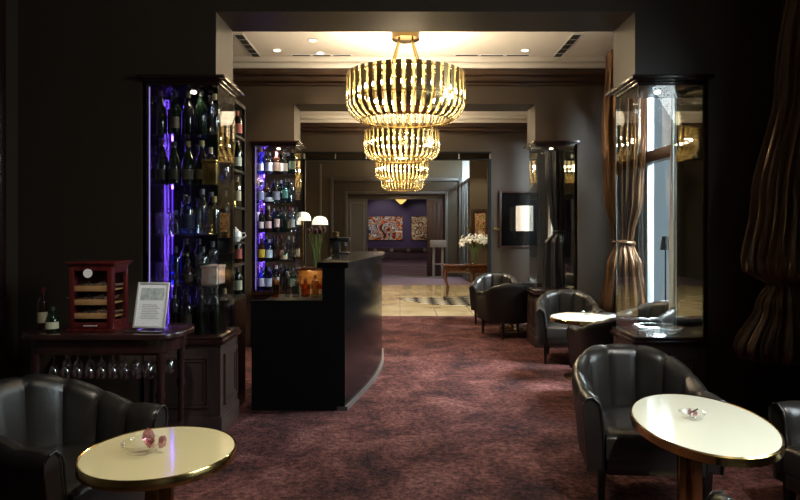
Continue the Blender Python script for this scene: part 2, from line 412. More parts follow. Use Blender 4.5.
# baseboards and dado
S('baseboard_far', 'darkwood', 'dark dado panel low on the wall under the wall lamp', (1.64, 2.58, 10.64, 10.699, 0, .42), (1.64, 2.58, 10.62, 10.64, .40, .44), bevel=.006)
S('baseboard_left', 'darkwood', 'dark baseboard along the left wall', (XL, XL+.02, -1.4, 4.08, 0, .16))
S('baseboard_right', 'darkwood', 'dark baseboard along the right wall', (XR-.02, XR, -1.4, 4.08, 0, .16), (XR-.02, XR, 4.51, 7.09, 0, .16), (XR-.02, XR, 7.56, 10.6, 0, .16))

# windows
def window(n, a, b, label):
    t = SE('window_%d' % n, label)
    x0, x1 = XR+.03, XR+.10
    m_ = (a+b)/2
    B('window_frame', 'frame_w', t, (x0, x1, a, a+.07, WZ0, WZ1), (x0, x1, b-.07, b, WZ0, WZ1), (x0, x1, a+.07, b-.07, WZ0, WZ0+.08), (x0, x1, a+.07, b-.07, WZ1-.07, WZ1),
      (x0, x1, m_-.05, m_+.05, WZ0+.08, 2.1), (x0, x1, m_-.03, m_+.03, 2.22, WZ1-.07), bevel=.006)
    B('transom', 'doorwood', t, (x0-.02, x1+.02, a+.07, b-.07, 2.10, 2.22), bevel=.008)
    for (u, v) in ((a+.07, m_-.05), (m_+.05, b-.07)):
        B('pane', 'glass', t, (x0+.03, x0+.036, u, v, WZ0+.08, 2.10))
        B('pane', 'glass', t, (x0+.03, x0+.036, u, v, 2.22, WZ1-.07))
    B('windowsill', 'doorwood', t, (XR-.10, XR+.03, a-.05, b+.05, WZ0-.05, WZ0), bevel=.008)
    return t
window(1, *WIN[0], 'tall window by the near tables, out of frame on the right')
window(2, *WIN[1], 'tall daylit window seen through the near glass display case')
window(3, *WIN[2], 'tall window behind the second glass display case')

# ------------------------------------------------------------------ lamps in the ceiling, vents
DL = [(277, 50), (313, 40), (320, 53), (525, 50)]
dlx = []
for i, (px, py) in enumerate(DL):
    yy = (CE-EYE)*F/(HY-py); xx = (px-HX)*yy/F
    dlx.append((xx, yy))
names = ['leftmost recessed downlight in the chandelier bay ceiling', 'recessed downlight nearest the header, left of the chandelier', 'recessed downlight closest to the chandelier on its left', 'recessed downlight right of the chandelier']
dlx += [(-1.4, 9.0), (1.2, 9.0), (-1.0, 8.2)]
names += ['recessed downlight on the left in the second bay ceiling', 'recessed downlight on the right in the second bay ceiling', 'recessed downlight above the bar end in the second bay']
for (xx, yy), lb in zip(dlx, names):
    t = T('ceiling_downlight', lb, 'light', (xx, yy, CE), 0, 'recessed ceiling downlights')
    bm = bmesh.new(); lathe(bm, [(.040, -.001), (.058, -.001), (.058, -.007), (.040, -.010), (.034, -.004), (.040, -.001)], 24); finish('trim_ring', bm, 'white', t)
    bm = bmesh.new(); lathe(bm, [(0, -.002), (.034, -.002), (.034, -.004), (0, -.004)], 20); finish('lamp', bm, 'downlight', t)
def vent(lb, x0, x1, y0, y1, n, along):
    t = T('ceiling_vent', lb, 'vent', ((x0+x1)/2, (y0+y1)/2, CE))
    dx, dy = (x1-x0)/2, (y1-y0)/2
    B('vent_frame', 'white', t, (-dx-.015, dx+.015, -dy-.015, dy+.015, -.006, 0))
    for k in range(n):
        u0 = -1+2*k/n+.15/n; u1 = -1+2*(k+1)/n-.15/n
        if along == 'y': B('vent_slot', 'slot', t, (-dx, dx, dy*u0, dy*u1, -.009, -.006))
        else: B('vent_slot', 'slot', t, (dx*u0, dx*u1, -dy, dy, -.009, -.006))
yv0, yv1 = (CE-EYE)*F/(HY-34), (CE-EYE)*F/(HY-57)
vent('long slotted air vent in the ceiling by the left opening', -1.70, -1.62, yv0, yv1, 5, 'y')
vent('long slotted air vent in the ceiling right of the chandelier', 1.78, 1.86, yv0, yv1, 5, 'y')
vent('thin slot vent running across the ceiling left of the chandelier', -1.25, -.55, 6.88, 6.91, 3, 'x')
vent('thin slot vent running across the ceiling right of the chandelier', .62, 1.5, 6.88, 6.91, 3, 'x')

# ------------------------------------------------------------------ chandeliers
def chandelier_meshes():
    R = .60; prof = []
    for z in (0, -.06, -.14, -.22, -.28): prof.append((R, z))
    for k in range(1, 8):
        a = k/7*math.radians(72)
        prof.append((R-.20*(1-math.cos(a))*1.1, -.28-.20*math.sin(a)))
    bm = bmesh.new(); w = .026; th = .007
    vs = []
    for i, (r, z) in enumerate(prof):
        a = prof[max(0, i-1)]; b = prof[min(len(prof)-1, i+1)]
        d = Vector((b[0]-a[0], 0, b[1]-a[1])).normalized(); nn = Vector((d.z, 0, -d.x))
        k = w*(1-.25*i/len(prof))
        c = Vector((r, 0, z))
        vs.append([bm.verts.new(c+nn*th*s1+Vector((0, k*s2, 0))) for s1, s2 in ((-.3, -1), (.5, -.6), (.5, .6), (-.3, 1))])
    for a, b in zip(vs[:-1], vs[1:]):
        for k in range(4): bm.faces.new((a[k], a[(k+1) % 4], b[(k+1) % 4], b[k]))
    bm.faces.new(vs[0]); bm.faces.new(vs[-1])
    o1 = finish('glass_strip', bm, 'strip'); m1 = o1.data; bpy.data.objects.remove(o1)
    bm = bmesh.new(); lathe(bm, [(0, -.03), (.013, -.022), (.019, -.005), (.013, .015), (0, .022)], 10)
    o2 = finish('bulb', bm, 'bulb'); m2 = o2.data; bpy.data.objects.remove(o2)
    bm = bmesh.new(); tube(bm, [(r-.012, 0, z) for r, z in prof[::2]], .011, 6)
    o3 = finish('glass_rod', bm, 'rod'); m3 = o3.data; bpy.data.objects.remove(o3)
    return m1, m2, m3
STRIP, BULB, ROD = chandelier_meshes()
def chandelier(x, y, lb, ztop=2.96, zc=CE):
    t = T('chandelier', lb, 'chandelier', (x, y, ztop), 0, 'round gilt chandeliers down the central axis')
    bm = bmesh.new()
    for r, z in ((.585, -.03), (.585, -.27), (.45, -.455)):
        tube(bm, [(r*math.cos(2*PI*k/48), r*math.sin(2*PI*k/48), z) for k in range(48)], .009, 6, closed=True)
    for k in range(4):
        a = PI/4+k*PI/2
        tube(bm, [(.05*math.cos(a), .05*math.sin(a), -.03), (.585*math.cos(a), .585*math.sin(a), -.03)], .008, 6)
        tube(bm, [(.585*math.cos(a), .585*math.sin(a), -.27), (.52*math.cos(a), .52*math.sin(a), -.27)], .006, 6)
    cyl(bm, .05, -.05, .0, 20)
    finish('ring_frame', bm, 'brass', t)
    hz = zc-ztop
    bm = bmesh.new(); lathe(bm, [(0, hz), (.14, hz), (.14, hz-.075), (.11, hz-.085), (0, hz-.085)], 32); finish('ceiling_canopy', bm, 'brass_dark', t)
    for k in range(4):
        a = PI/4+k*PI/2; bm = bmesh.new()
        tube(bm, [(.09*math.cos(a), .09*math.sin(a), hz-.08), (.24*math.cos(a), .24*math.sin(a), -.03)], .010, 8)
        finish('suspension_rod', bm, 'brass', t)
    bm = bmesh.new(); tube(bm, [(.50*math.cos(2*PI*k/40), .50*math.sin(2*PI*k/40), -.205) for k in range(40)], .012, 6, closed=True)
    finish('bulb_ring', bm, 'brass', t)
    for k in range(40): inst('gilt_strip', STRIP, t, (0, 0, 0), (0, 0, 2*PI*(k+.25)/40))
    for k in range(40): inst('glass_rod', ROD, t, (0, 0, 0), (0, 0, 2*PI*(k+.75)/40))
    for k in range(32):
        a = 2*PI*(k+.5)/32; inst('bulb', BULB, t, (.50*math.cos(a), .50*math.sin(a), -.175))
    return t
CH = [(.058, 6.1, 'largest and nearest round gilt strip chandelier under the lounge ceiling'),
      (.03, 9.6, 'second round gilt chandelier, just below the nearest one'),
      (.045, 13.75, 'third round gilt chandelier, in the marble lobby'),
      (.07, 17.0, 'fourth and smallest looking gilt chandelier, before the far portal')]
for x, y, lb in CH: chandelier(x, y, lb)
t = T('pendant_lamp', 'small amber glass bowl lamp hanging in the purple room', 'lamp', (.04, 21.8, 2.3))
bm = bmesh.new(); lathe(bm, [(.0, 0), (.05, .02), (.20, .16), (.32, .28), (.31, .30), (0, .30)], 28); finish('bowl', bm, 'bowl', t)
bm = bmesh.new(); tube(bm, [(0, 0, .29), (0, 0, 1.30)], .012); lathe(bm, [(0, 1.30), (.07, 1.30), (.07, 1.27), (0, 1.25)], 16); finish('cord', bm, 'brass', t)

# ------------------------------------------------------------------ glass display cabinets
BZ = .67; TZ = 2.38
def cabinet(cx0, cx1, y0, y1, lb, side, leds=False, n=1):
    """side: -1 left of aisle, +1 right; built in world coordinates relative to its base"""
    ox, oy = (cx0+cx1)/2, (y0+y1)/2
    t = T('display_cabinet', lb, 'cabinet', (ox, oy, 0))
    w, d = (cx1-cx0)/2, (y1-y0)/2
    # plinth
    bm = bmesh.new()
    box(bm, -w-.02, w+.02, -d-.02, d-.001, .13, BZ-.05); box(bm, -w-.035, w+.035, -d-.035, d-.001, 0, .13, bevel=.008)
    finish('plinth', bm, 'plinthwood', t)
    # raised panels on front and on the aisle side
    def rp(nm, u0, u1, v0, v1, face):
        bm = bmesh.new(); e = .016
        for k, (ins, out) in enumerate(((0, e), (.022, e*.5))):
            for (a0, a1, b0, b1) in ((u0+ins, u1-ins, v0+ins, v0+ins+.018), (u0+ins, u1-ins, v1-ins-.018, v1-ins), (u0+ins, u0+ins+.018, v0+ins+.018, v1-ins-.018), (u1-ins-.018, u1-ins, v0+ins+.018, v1-ins-.018)):
                if face == 'f': box(bm, a0, a1, -d-.02-out, -d-.0201, b0, b1)
                elif face == 'r': box(bm, w+.0201, w+.02+out, a0, a1, b0, b1)
                else: box(bm, -w-.02-out, -w-.0201, a0, a1, b0, b1)
        finish(nm, bm, 'plinthwood', t)
    rp('moulded_panel', -w+.05, w-.05, .19, BZ-.13, 'f')
    rp('moulded_panel', -d+.05, d-.05, .19, BZ-.13, 'r' if side < 0 else 'l')
    B('plinth_top', 'darkwood', t, (-w-.05, w+.05, -d-.05, d-.001, BZ-.05, BZ-.022), (-w-.035, w+.035, -d-.035, d-.001, BZ-.022, BZ), bevel=.006)
    # cap
    o0, o1 = w+.05, w+.05
    B('cornice_cap', 'darkwood', t, (-w-.01, w+.01, -d-.01, d-.001, TZ, TZ+.03), (-w-.03, w+.03, -d-.03, d+.0, TZ+.02, TZ+.04), (-w-.055, w+.055, -d-.055, d+.10, TZ+.035, TZ+.06), bevel=.004)
    # glass
    g = .006
    for nm, b in (('glass_pane', (-w, w, -d, -d+g, BZ, TZ)), ('glass_pane', (w-g, w, -d+g, d-g, BZ, TZ)), ('glass_pane', (-w, -w+g, -d+g, d-g, BZ, TZ))):
        B(nm, 'glass_side' if (side < 0 and b[0] > 0) else 'glass', t, b, smooth=0)
    B('glass_pane', 'glass', t, (-w, w, d-g, d, BZ, TZ), smooth=0)
    ed = []
    for sx in (-1, 1):
        for sy in (-1, 1):
            x_, y_ = sx*(w-.002), sy*(d-.002)
            ed.append((x_-.003, x_+.003, y_-.003, y_+.003, BZ, TZ))
    B('glass_edge', 'glass_edge', t, *ed, smooth=0)
    mx_ = (w+.008, w+.016) if side > 0 else (-w-.016, -w-.008)
    B('mirror_lining', 'lining', t, (mx_[0], mx_[1], -d+.01, d-.01, BZ, TZ), smooth=0)
    bm = bmesh.new(); lathe(bm, [(0, TZ-.010), (.018, TZ-.010), (.022, TZ-.002), (0, TZ-.001)], 20)
    finish('cabinet_spotlight', bm, 'downlight', t)
    if leds:
        B('led_strip', 'led', t, (-w+.012, -w+.020, d-.020, d-.012, BZ+.01, TZ-.01))
        B('led_strip', 'ledw', t, (-w+.004, -w+.009, -d+.007, -d+.011, BZ+.01, TZ-.01))
    return t
CAB1 = (-1.715, -1.237, 4.085, 4.495); CAB2 = (-1.715, -1.237, 7.10, 7.51)
cabinet(*CAB1, 'tall glass bottle cabinet with violet light, nearest on the left', -1, True)
cabinet(*CAB2, 'second glass bottle cabinet, behind the bar, blue lit', -1, True)
cabinet(1.62, 2.06, 4.085, 4.495, 'empty glass display case on dark plinth, nearest on the right', 1)
cabinet(1.62, 2.06, 7.10, 7.51, 'second empty glass display case, behind the window armchair', 1)
for (a, b, c, d), w in ((CAB1, 'near'), (CAB2, 'far')):
    for k in range(1, 5):
        o = B('glass_shelf', 'shelfglass', None, (a+.014, b-.014, c+.014, d-.026, BZ+.345*k-.008, BZ+.345*k))
        tag(o, 'glass shelf %s from the bottom in the %s bottle cabinet' % (['first', 'second', 'third', 'fourth'][k-1], 'near' if w == 'near' else 'second'), 'shelf', 'glass shelves in the bottle cabinets')
# glass slab with a dark disc in the right case
bm = bmesh.new(); lathe(bm, [(0, .012), (.13, .012), (.16, .03), (.17, .032), (.165, .02), (.14, .001), (0, .001)], 36)
tag(finish('glass_dish', bm, 'crystal', loc=(1.84, 4.29, BZ)), 'shallow clear glass dish on the floor of the near right display case', 'dish')

# ------------------------------------------------------------------ bottles
BOT = {}
PROFS = {
 'wine': [(0, 0), (.034, 0), (.037, .006), (.037, .19), (.033, .215), (.016, .245), (.014, .30), (.014, .31), (0, .31)],
 'champ': [(0, 0), (.040, 0), (.043, .008), (.043, .14), (.037, .18), (.020, .235), (.0145, .29), (.016, .295), (.016, .31), (0, .31)],
 'spirit': [(0, 0), (.040, 0), (.042, .006), (.042, .165), (.036, .185), (.016, .20), (.014, .235), (.014, .245), (0, .245)],
 'squat': [(0, 0), (.050, 0), (.054, .01), (.054, .09), (.044, .125), (.020, .15), (.015, .19), (.015, .20), (0, .20)],
 'slim': [(0, 0), (.030, 0), (.032, .006), (.033, .20), (.028, .225), (.013, .24), (.012, .28), (0, .28)],
}
LABZ = {'wine': (.05, .13), 'champ': (.04, .11), 'spirit': (.04, .13), 'squat': (.03, .085), 'slim': (.06, .15)}
LABC = {}
def lmat(c):
    if c not in LABC: LABC[c] = mat('paper_label_'+c, c, .6, noise=(70, (.8, .78, .7)) if c == 'd9d2c0' else None)
    return LABC[c]
GL = {}
def gmat(k):
    d = {'green': mat('dark_green_bottle', (.004, .010, .005), .06, coat=.5), 'brown': mat('brown_bottle', (.020, .007, .003), .06, coat=.5),
         'blue': glassy('blue_bottle', (.12, .22, .65), 1.5, .08, .02), 'clear': glassy('clear_bottle', (.62, .66, .68), 1.5, .10, .02),
         'amber': glassy('amber_bottle', (.75, .38, .10), 1.5, .08, .02), 'black': mat('black_bottle', (.003, .003, .004), .05, coat=.5),
         'teal': glassy('teal_bottle', (.18, .5, .5), 1.5, .08, .02), 'gold': glassy('pale_gold_bottle', (.85, .70, .38), 1.5, .12, .02)}
    if not GL: GL.update(d)
    return GL[k]
gmat('green')
def bottle_meshes(shape, glass, lab, cap):
    key = (shape, glass, lab, cap)
    if key in BOT: return BOT[key]
    pr = PROFS[shape]; out = []
    bm = bmesh.new(); lathe(bm, pr, 16); o = finish('glass_body', bm, GL[glass]); out.append(('glass_body', o.data)); bpy.data.objects.remove(o)
    if lab:
        z0, z1 = LABZ[shape]; r = [q[0] for q in pr if abs(q[1]-.006) < .005][0]+.0012
        r = max(r, max(q[0] for q in pr)+.0008)
        bm = bmesh.new(); lathe(bm, [(r-.001, z0), (r, z0), (r, z1), (r-.001, z1)], 16, a0=-PI*.95, a1=-PI*.05)
        o = finish('paper_label', bm, lmat(lab)); out.append(('paper_label', o.data)); bpy.data.objects.remove(o)
    h = pr[-1][1]; rr = pr[-2][0]+.002
    bm = bmesh.new(); lathe(bm, [(rr, h-.035), (rr, h+.003), (0, h+.004), (0, h-.001), (rr-.0015, h-.001), (rr-.0015, h-.035), (rr, h-.035)], 14)
    o = finish('bottle_cap', bm, lmat(cap)); out.append(('bottle_cap', o.data)); bpy.data.objects.remove(o)
    BOT[key] = out
    return out
def bottle(shape, glass, lab, cap, loc, label, group, rz=0, s=1.0):
    t = T('bottle', label, 'bottle', loc, rz, group); t.scale = (s, s, s)
    for nm, me in bottle_meshes(shape, glass, lab, cap): inst(nm, me, t)
    return t
ORD = ['leftmost', 'second', 'third', 'fourth', 'fifth', 'rightmost']
SHN = ['bottom', 'fourth', 'third', 'second', 'top']
GDESC = {'green': 'dark green', 'brown': 'brown', 'blue': 'blue', 'clear': 'clear', 'amber': 'amber', 'black': 'black', 'teal': 'teal', 'gold': 'pale gold'}
def fill(cab, which, front, back, nx, x_in=.054, skip=()):
    a, b, c, d = cab
    for si in range(5):
        z = BZ+.345*si+(0.0005 if si else .001)
        for row, src in (('front', front), ('back', back)):
            yy = c+.10 if row == 'front' else d-.12
            for k in range(nx):
                if (si, row, k) in skip: continue
                sp = src[(si*nx+k) % len(src)] if len(src) != 5*nx else src[(4-si)*nx+k]
                x = a+x_in+(b-a-2*x_in)*k/(nx-1)+random.uniform(-.006, .006)+(0 if row == 'front' else .012)
                o_ = ORD[k] if k < nx-1 else 'rightmost'
                pl = o_ if k in (0, nx-1) else o_+' from left'
                lb = '%s bottle, %s in %s row, %s shelf of %s cabinet' % (GDESC[sp[1]], pl, row, SHN[si], which)
                sc_ = {'wine': 1.02, 'champ': 1.02, 'spirit': 1.10, 'squat': .86, 'slim': 1.08}[sp[0]]*random.uniform(.94, 1.0)
                bottle(*sp, (x, yy+random.uniform(-.01, .01), z), lb, 'bottles in the %s cabinet' % which, random.uniform(-.4, .4), sc_)
W_, G_, C_ = 'wine', 'spirit', 'champ'
near_front = [('champ', 'green', None, '5a2a66'), ('wine', 'green', '3a3328', '222222'), ('wine', 'black', None, '8a7a50'), ('wine', 'green', None, '2a2a2a'), ('slim', 'clear', None, 'c9b070'),
              ('champ', 'black', '2b2520', '4a2048'), ('champ', 'green', '3c372a', '30281c'), ('champ', 'green', '5b5140', '776a3c'), ('champ', 'black', '6b5a3a', 'a08a50'), ('slim', 'gold', None, 'd8c890'),
              ('spirit', 'clear', None, '333333'), ('squat', 'clear', None, '999999'), ('spirit', 'blue', '202a50', '222233'), ('wine', 'clear', None, '777777'), ('spirit', 'gold', None, 'aa9050'),
              ('spirit', 'clear', None, '333333'), ('spirit', 'blue', None, '202040'), ('squat', 'brown', '3a2a22', '221111'), ('spirit', 'clear', '3a4a44', '334433'), ('slim', 'clear', None, '888888'),
              ('slim', 'blue', None, '222244'), ('wine', 'black', None, '222222'), ('spirit', 'black', '2a1a12', '111111'), ('wine', 'green', None, '1a1a1a'), ('wine', 'green', None, '111111')]
near_back = [('wine', 'green', None, '333333'), ('slim', 'clear', None, '555555'), ('champ', 'black', None, '443322'), ('wine', 'brown', '4a3a28', '222222'), ('slim', 'gold', None, 'b0a070'), ('spirit', 'blue', None, '222222'), ('wine', 'black', None, '666666')]
skip1 = {(2, 'front', 0), (1, 'front', 0), (3, 'front', 4), (1, 'front', 4), (2, 'back', 0), (1, 'back', 0), (1, 'back', 4)}
fill(CAB1, 'near', near_front, near_back, 5, skip=skip1)
far_front = [('wine', 'blue', 'cfd0e8', 'b08050'), ('spirit', 'clear', 'b8c0d8', '606060'), ('spirit', 'brown', 'c8a890', '803030'), ('spirit', 'clear', 'd8c8b8', '303030'), ('slim', 'green', '5a6a50', '604020'),
             ('spirit', 'clear', '8890c0', '203040'), ('squat', 'blue', 'c0c8e0', '202020'), ('spirit', 'clear', '9098b8', '303030'), ('slim', 'teal', '508888', '204040'), ('slim', 'clear', None, '303030'),
             ('wine', 'black', 'e0d8e8', 'a03030'), ('wine', 'brown', 'd8b8c8', 'c8c0c0'), ('slim', 'black', 'd8c0c8', '302020'), ('wine', 'green', None, '202020'), ('slim', 'clear', '8898a0', '606060'),
             ('spirit', 'brown', 'b8a030', '302010'), ('spirit', 'blue', 'b8c8e8', '9098a0'), ('slim', 'brown', None, '302020'), ('squat', 'clear', 'a8a090', '404040'), ('slim', 'clear', None, '606060'),
             ('spirit', 'blue', 'c8c8f0', '404060'), ('spirit', 'blue', 'c0d0f8', '405080'), ('slim', 'blue', 'd0d8e8', 'c8c8c8'), ('slim', 'green', None, '202020'), ('spirit', 'teal', 'b0c8c8', '405050')]
far_back = [('wine', 'green', None, '443322'), ('wine', 'brown', '8a6a50', '702020'), ('slim', 'clear', None, '777777'), ('spirit', 'amber', '9a8a70', '222222'), ('wine', 'black', None, '333333'), ('slim', 'blue', None, '8888aa')]
fill(CAB2, 'second', far_front, far_back, 5)
# tumblers, gold and pink things in the near cabinet
bm = bmesh.new(); lathe(bm, [(0, .006), (.026, .006), (.031, .075), (.034, .075), (.029, 0), (0, 0)], 12); o = finish('tumbler', bm, 'crystal'); TUM = o.data; bpy.data.objects.remove(o)
for si in (1, 2):
    for k in range(2):
        for h in range(2):
            for r in range(2):
                o = inst('tumbler', TUM, None, (CAB1[0]+.06+.075*k, CAB1[2]+.07+.1*r, BZ+.345*si+.0005+h*.078))
                tag(o, '%s tumbler, %s %s, %s shelf of near bottle cabinet' % (('lower', 'upper')[h], ('front', 'rear')[r], ('left', 'right')[k], SHN[si]), 'glass', 'stacked tumblers in the near cabinet')
t = T('gift_tin', 'pinkish tin box at the right end, fourth shelf of near cabinet', 'box', (CAB1[1]-.085, 4.25, BZ+.3455))
B('tin_body', 'pinktin', t, (-.055, .055, -.10, .10, 0, .11), bevel=.006); B('tin_lid', 'pinktin', t, (-.058, .058, -.103, .103, .11, .13), bevel=.004)
t = T('gift_tin', 'patterned tin box at the right end, second shelf of near cabinet', 'box', (CAB1[1]-.085, 4.20, BZ+.345*3+.0005))
B('tin_body', 'gold', t, (-.05, .05, -.05, .05, 0, .15), bevel=.006); B('tin_lid', 'gold', t, (-.053, .053, -.053, .053, .15, .175), bevel=.004)

# back shelving behind the near cross wall
t = T('open_shelving', 'dark open shelving behind the near bottle cabinet', 'shelves', (-1.62, 4.72, 0))
SHZ = [.88, 1.13, 1.30, 1.575, 1.86, 2.13]
B('shelf_frame', 'matt', t, (-.48, -.45, -.20, .17, 0, 2.40), (-.45, .36, -.20, -.185, 0, 2.40), (-.45, .36, -.185, .17, 2.37, 2.40), (.335, .36, .15, .17, .86, 2.37))
for z in SHZ: B('shelf', 'matt', t, (-.45, .36, -.185, .165, z-.02, z))
B('cupboard_base', 'darkwood', t, (-.45, .36, -.185, .17, 0, .86))
sh = [(1.13, 'spirit', 'brown', '8a3a2a', '302010'), (1.575, 'slim', 'gold', 'c8b890', '888866'), (1.86, 'wine', 'green', 'c8c8b0', 'd0c8b0'), (2.13, 'spirit', 'brown', 'c86a50', 'c86a50'), (.88, 'spirit', 'green', '888870', '222222')]
for z, s, g, l, c in sh:
    bottle(s, g, l, c, (-1.300, 4.80, z), '%s bottle %s on the open shelving' % (GDESC[g], {1.13: 'one shelf below the teapot', 1.575: 'one shelf above the teapot', 1.86: 'two shelves above the teapot', 2.13: 'at the very top', .88: 'at the lowest level'}[z]), 'bottles on the open shelving', .3, .85)
t = T('teapot', 'small white china teapot on the open shelf', 'teapot', (-1.315, 4.80, 1.30))
bm = bmesh.new(); lathe(bm, [(0, 0), (.03, 0), (.035, .006), (.052, .04), (.045, .075), (.028, .085), (0, .088)], 20); finish('pot_body', bm, 'china', t)
bm = bmesh.new(); lathe(bm, [(.027, .086), (.02, .098), (.006, .103), (.009, .112), (0, .118)], 16); finish('lid', bm, 'china', t)
bm = bmesh.new(); tube(bm, [(-.045, 0, .03), (-.07, 0, .05), (-.085, 0, .08)], [.012, .009, .006]); finish('spout', bm, 'china', t)
bm = bmesh.new(); tube(bm, [(.045, 0, .065), (.075, 0, .07), (.083, 0, .045), (.045, 0, .022)], .006); finish('handle', bm, 'china', t)

# ------------------------------------------------------------------ bar
def bar():
    t = T('bar_counter', 'black bar counter with tall curved gloss panel along the aisle', 'bar counter', (-.8, 4.64, 0))
    ox, oy = -.8, 4.64
    outer = []
    N = 18
    for k in range(N+1):
        s = k/N; y = 4.64+s*2.26
        x = -.425+.235*math.sin(min(1, s/.75)*PI/2) - .02*max(0, (s-.75)/.25)
        outer.append((x-ox, y-oy))
    inner = [(-.60-ox, 6.90-oy), (-.60-ox, 4.64-oy)]
    bm = bmesh.new(); prism(bm, outer+inner, .03, 1.10); finish('curved_front', bm, 'gloss', t, 30)
    big = [(x+.025, y) for x, y in outer]; big[0] = (big[0][0], big[0][1]-.02)
    bm = bmesh.new(); prism(bm, big+[(-.64-ox, 6.92-oy), (-.64-ox, 4.62-oy)], 1.10, 1.145, bevel=.006); finish('bar_top', bm, 'gloss', t, 30)
    pl = [(x+.02, y) for x, y in outer]; pl[0] = (pl[0][0]-.0, -.015)
    bm = bmesh.new(); prism(bm, pl+[(outer[0][0]-.06+0, 2.2), (outer[0][0]-.06, -.015)], 0, .03); finish('plinth_strip', bm, 'greypanel', t, 30)
    B('end_panel', 'matt', t, (-1.145-ox, -.425-ox, -.012, 0, .0, .85), (-.60-ox, -.425-ox, -.012, 0, .85, 1.10))
    B('work_counter', 'matt', t, (-1.145-ox, -.605-ox, .0, .9, 0, .80))
    B('counter_edge', 'matt', t, (-1.155-ox, -.605-ox, -.02, .03, .825, .85), bevel=.003)
    return t
bar()
amber = [(-1.10, 'spirit', 'amber', None, '302010'), (-1.00, 'slim', 'clear', None, '707070'), (-.92, 'spirit', 'clear', '808878', '404040'), (-.84, 'squat', 'amber', None, 'b08040'), (-.75, 'spirit', 'gold', None, 'c0a040'), (-.67, 'slim', 'amber', 'a09060', '302010')]
for k, (x, s, g, l, c) in enumerate(amber):
    bottle(s, g, l, c, (x, 5.30+.04*(k % 2), .8005), '%s bottle, %s on the low work counter of the bar' % (GDESC[g], (['leftmost']+[q+' from left' for q in ORD[1:5]]+['rightmost'])[k]), 'bottles on the bar work counter', .2*k, .78)
# espresso machine / grinder on far end of bar
t = T('coffee_machine', 'small dark coffee machine standing on the bar top', 'coffee machine', (-.74+.16, 6.2, 1.145))
B('machine_body', 'black', t, (-.14, -.04, -.08, .08, 0, .17), (-.14, .06, -.08, .08, .12, .17), bevel=.01)
B('drip_tray', 'chrome', t, (-.039, .06, -.07, .07, 0, .02), bevel=.004)
bm = bmesh.new(); lathe(bm, [(0, .17), (.035, .17), (.042, .21), (.042, .225), (0, .23)], 16, (-.08, 0, 0)); finish('bean_hopper', bm, 'brass_dark', t)
bm = bmesh.new(); cyl(bm, .02, .08, .119, 14, (.01, 0)); finish('spout', bm, 'chrome', t)

# side cabinet with vase of tulips and mushroom lamps
t = T('side_cabinet', 'orange brown wooden side cabinet with lit shelf behind the bar', 'cabinet', (-1.28, 8.5, 0))
B('cabinet_frame', 'tablewood', t, (-.22, .26, -.15, .15, .82, .86), (-.22, -.18, -.15, .15, 0, .82), (.22, .26, -.15, .15, 0, .82), (-.18, .22, .13, .15, 0, .82), (-.18, .22, -.15, .13, .40, .43), (-.18, .22, -.15, .13, 0, .04), bevel=.004)
B('lit_back_panel', 'honey', t, (-.179, .219, .115, .129, .431, .819))
for k, g in enumerate(('amber', 'gold', 'amber')):
    bottle('spirit', g, 'a09060' if k else None, 'b08040', (-1.40+.13*k, 8.5, .4305), '%s bottle, %s inside the orange brown side cabinet' % (GDESC[g], ['leftmost', 'middle', 'rightmost'][k]), 'bottles in the side cabinet', 0, .95)
for k, (dx, dy, h) in enumerate(((-.12, .04, .78), (.13, -.02, .72))):
    t = T('table_lamp', 'white dome shaded table lamp on side cabinet, %s of the tulips' % ('left and behind', 'right')[k], 'lamp', (-1.26+dx, 8.5+dy, .86))
    bm = bmesh.new(); lathe(bm, [(0, 0), (.06, 0), (.06, .012), (.012, .02), (.012, h-.08), (0, h-.08)], 20); finish('lamp_base', bm, 'brass', t)
    bm = bmesh.new(); lathe(bm, [(.115, h-.12), (.105, h-.06), (.075, h-.015), (.03, h), (0, h+.002), (0, h-.004), (.03, h-.006), (.07, h-.02), (.10, h-.063), (.111, h-.12), (.115, h-.12)], 28); finish('lamp_shade', bm, 'dome', t)
bm = bmesh.new(); lathe(bm, [(0, .005), (.035, .005), (.03, .12), (.04, .26), (.044, .26), (.034, .12), (.040, 0), (0, 0)], 20)
tag(finish('flower_vase', bm, 'crystal', loc=(-1.17, 8.38, .8605)), 'tall clear glass vase of dark tulips behind the bar', 'vase')
for k in range(7):
    a = k*2.4; r = .03+.02*(k % 3); px_, py_ = r*math.cos(a)*2.0, r*math.sin(a)
    t = T('tulip', 'dark red tulip in the glass vase behind the bar', 'flower', (-1.17, 8.38, .866), 0, 'dark tulips in the tall vase')
    bm = bmesh.new(); tube(bm, [(px_*.12, py_*.1, .002), (px_*.3, py_*.3, .2), (px_, py_, .46+.03*(k % 2))], .004, 5); finish('stem', bm, 'stem', t)
    bm = bmesh.new(); lathe(bm, [(0, 0), (.02, .01), (.028, .035), (.022, .07), (.006, .085), (0, .08)], 10, (px_, py_, .455+.03*(k % 2))); finish('bloom', bm, 'tulip', t)

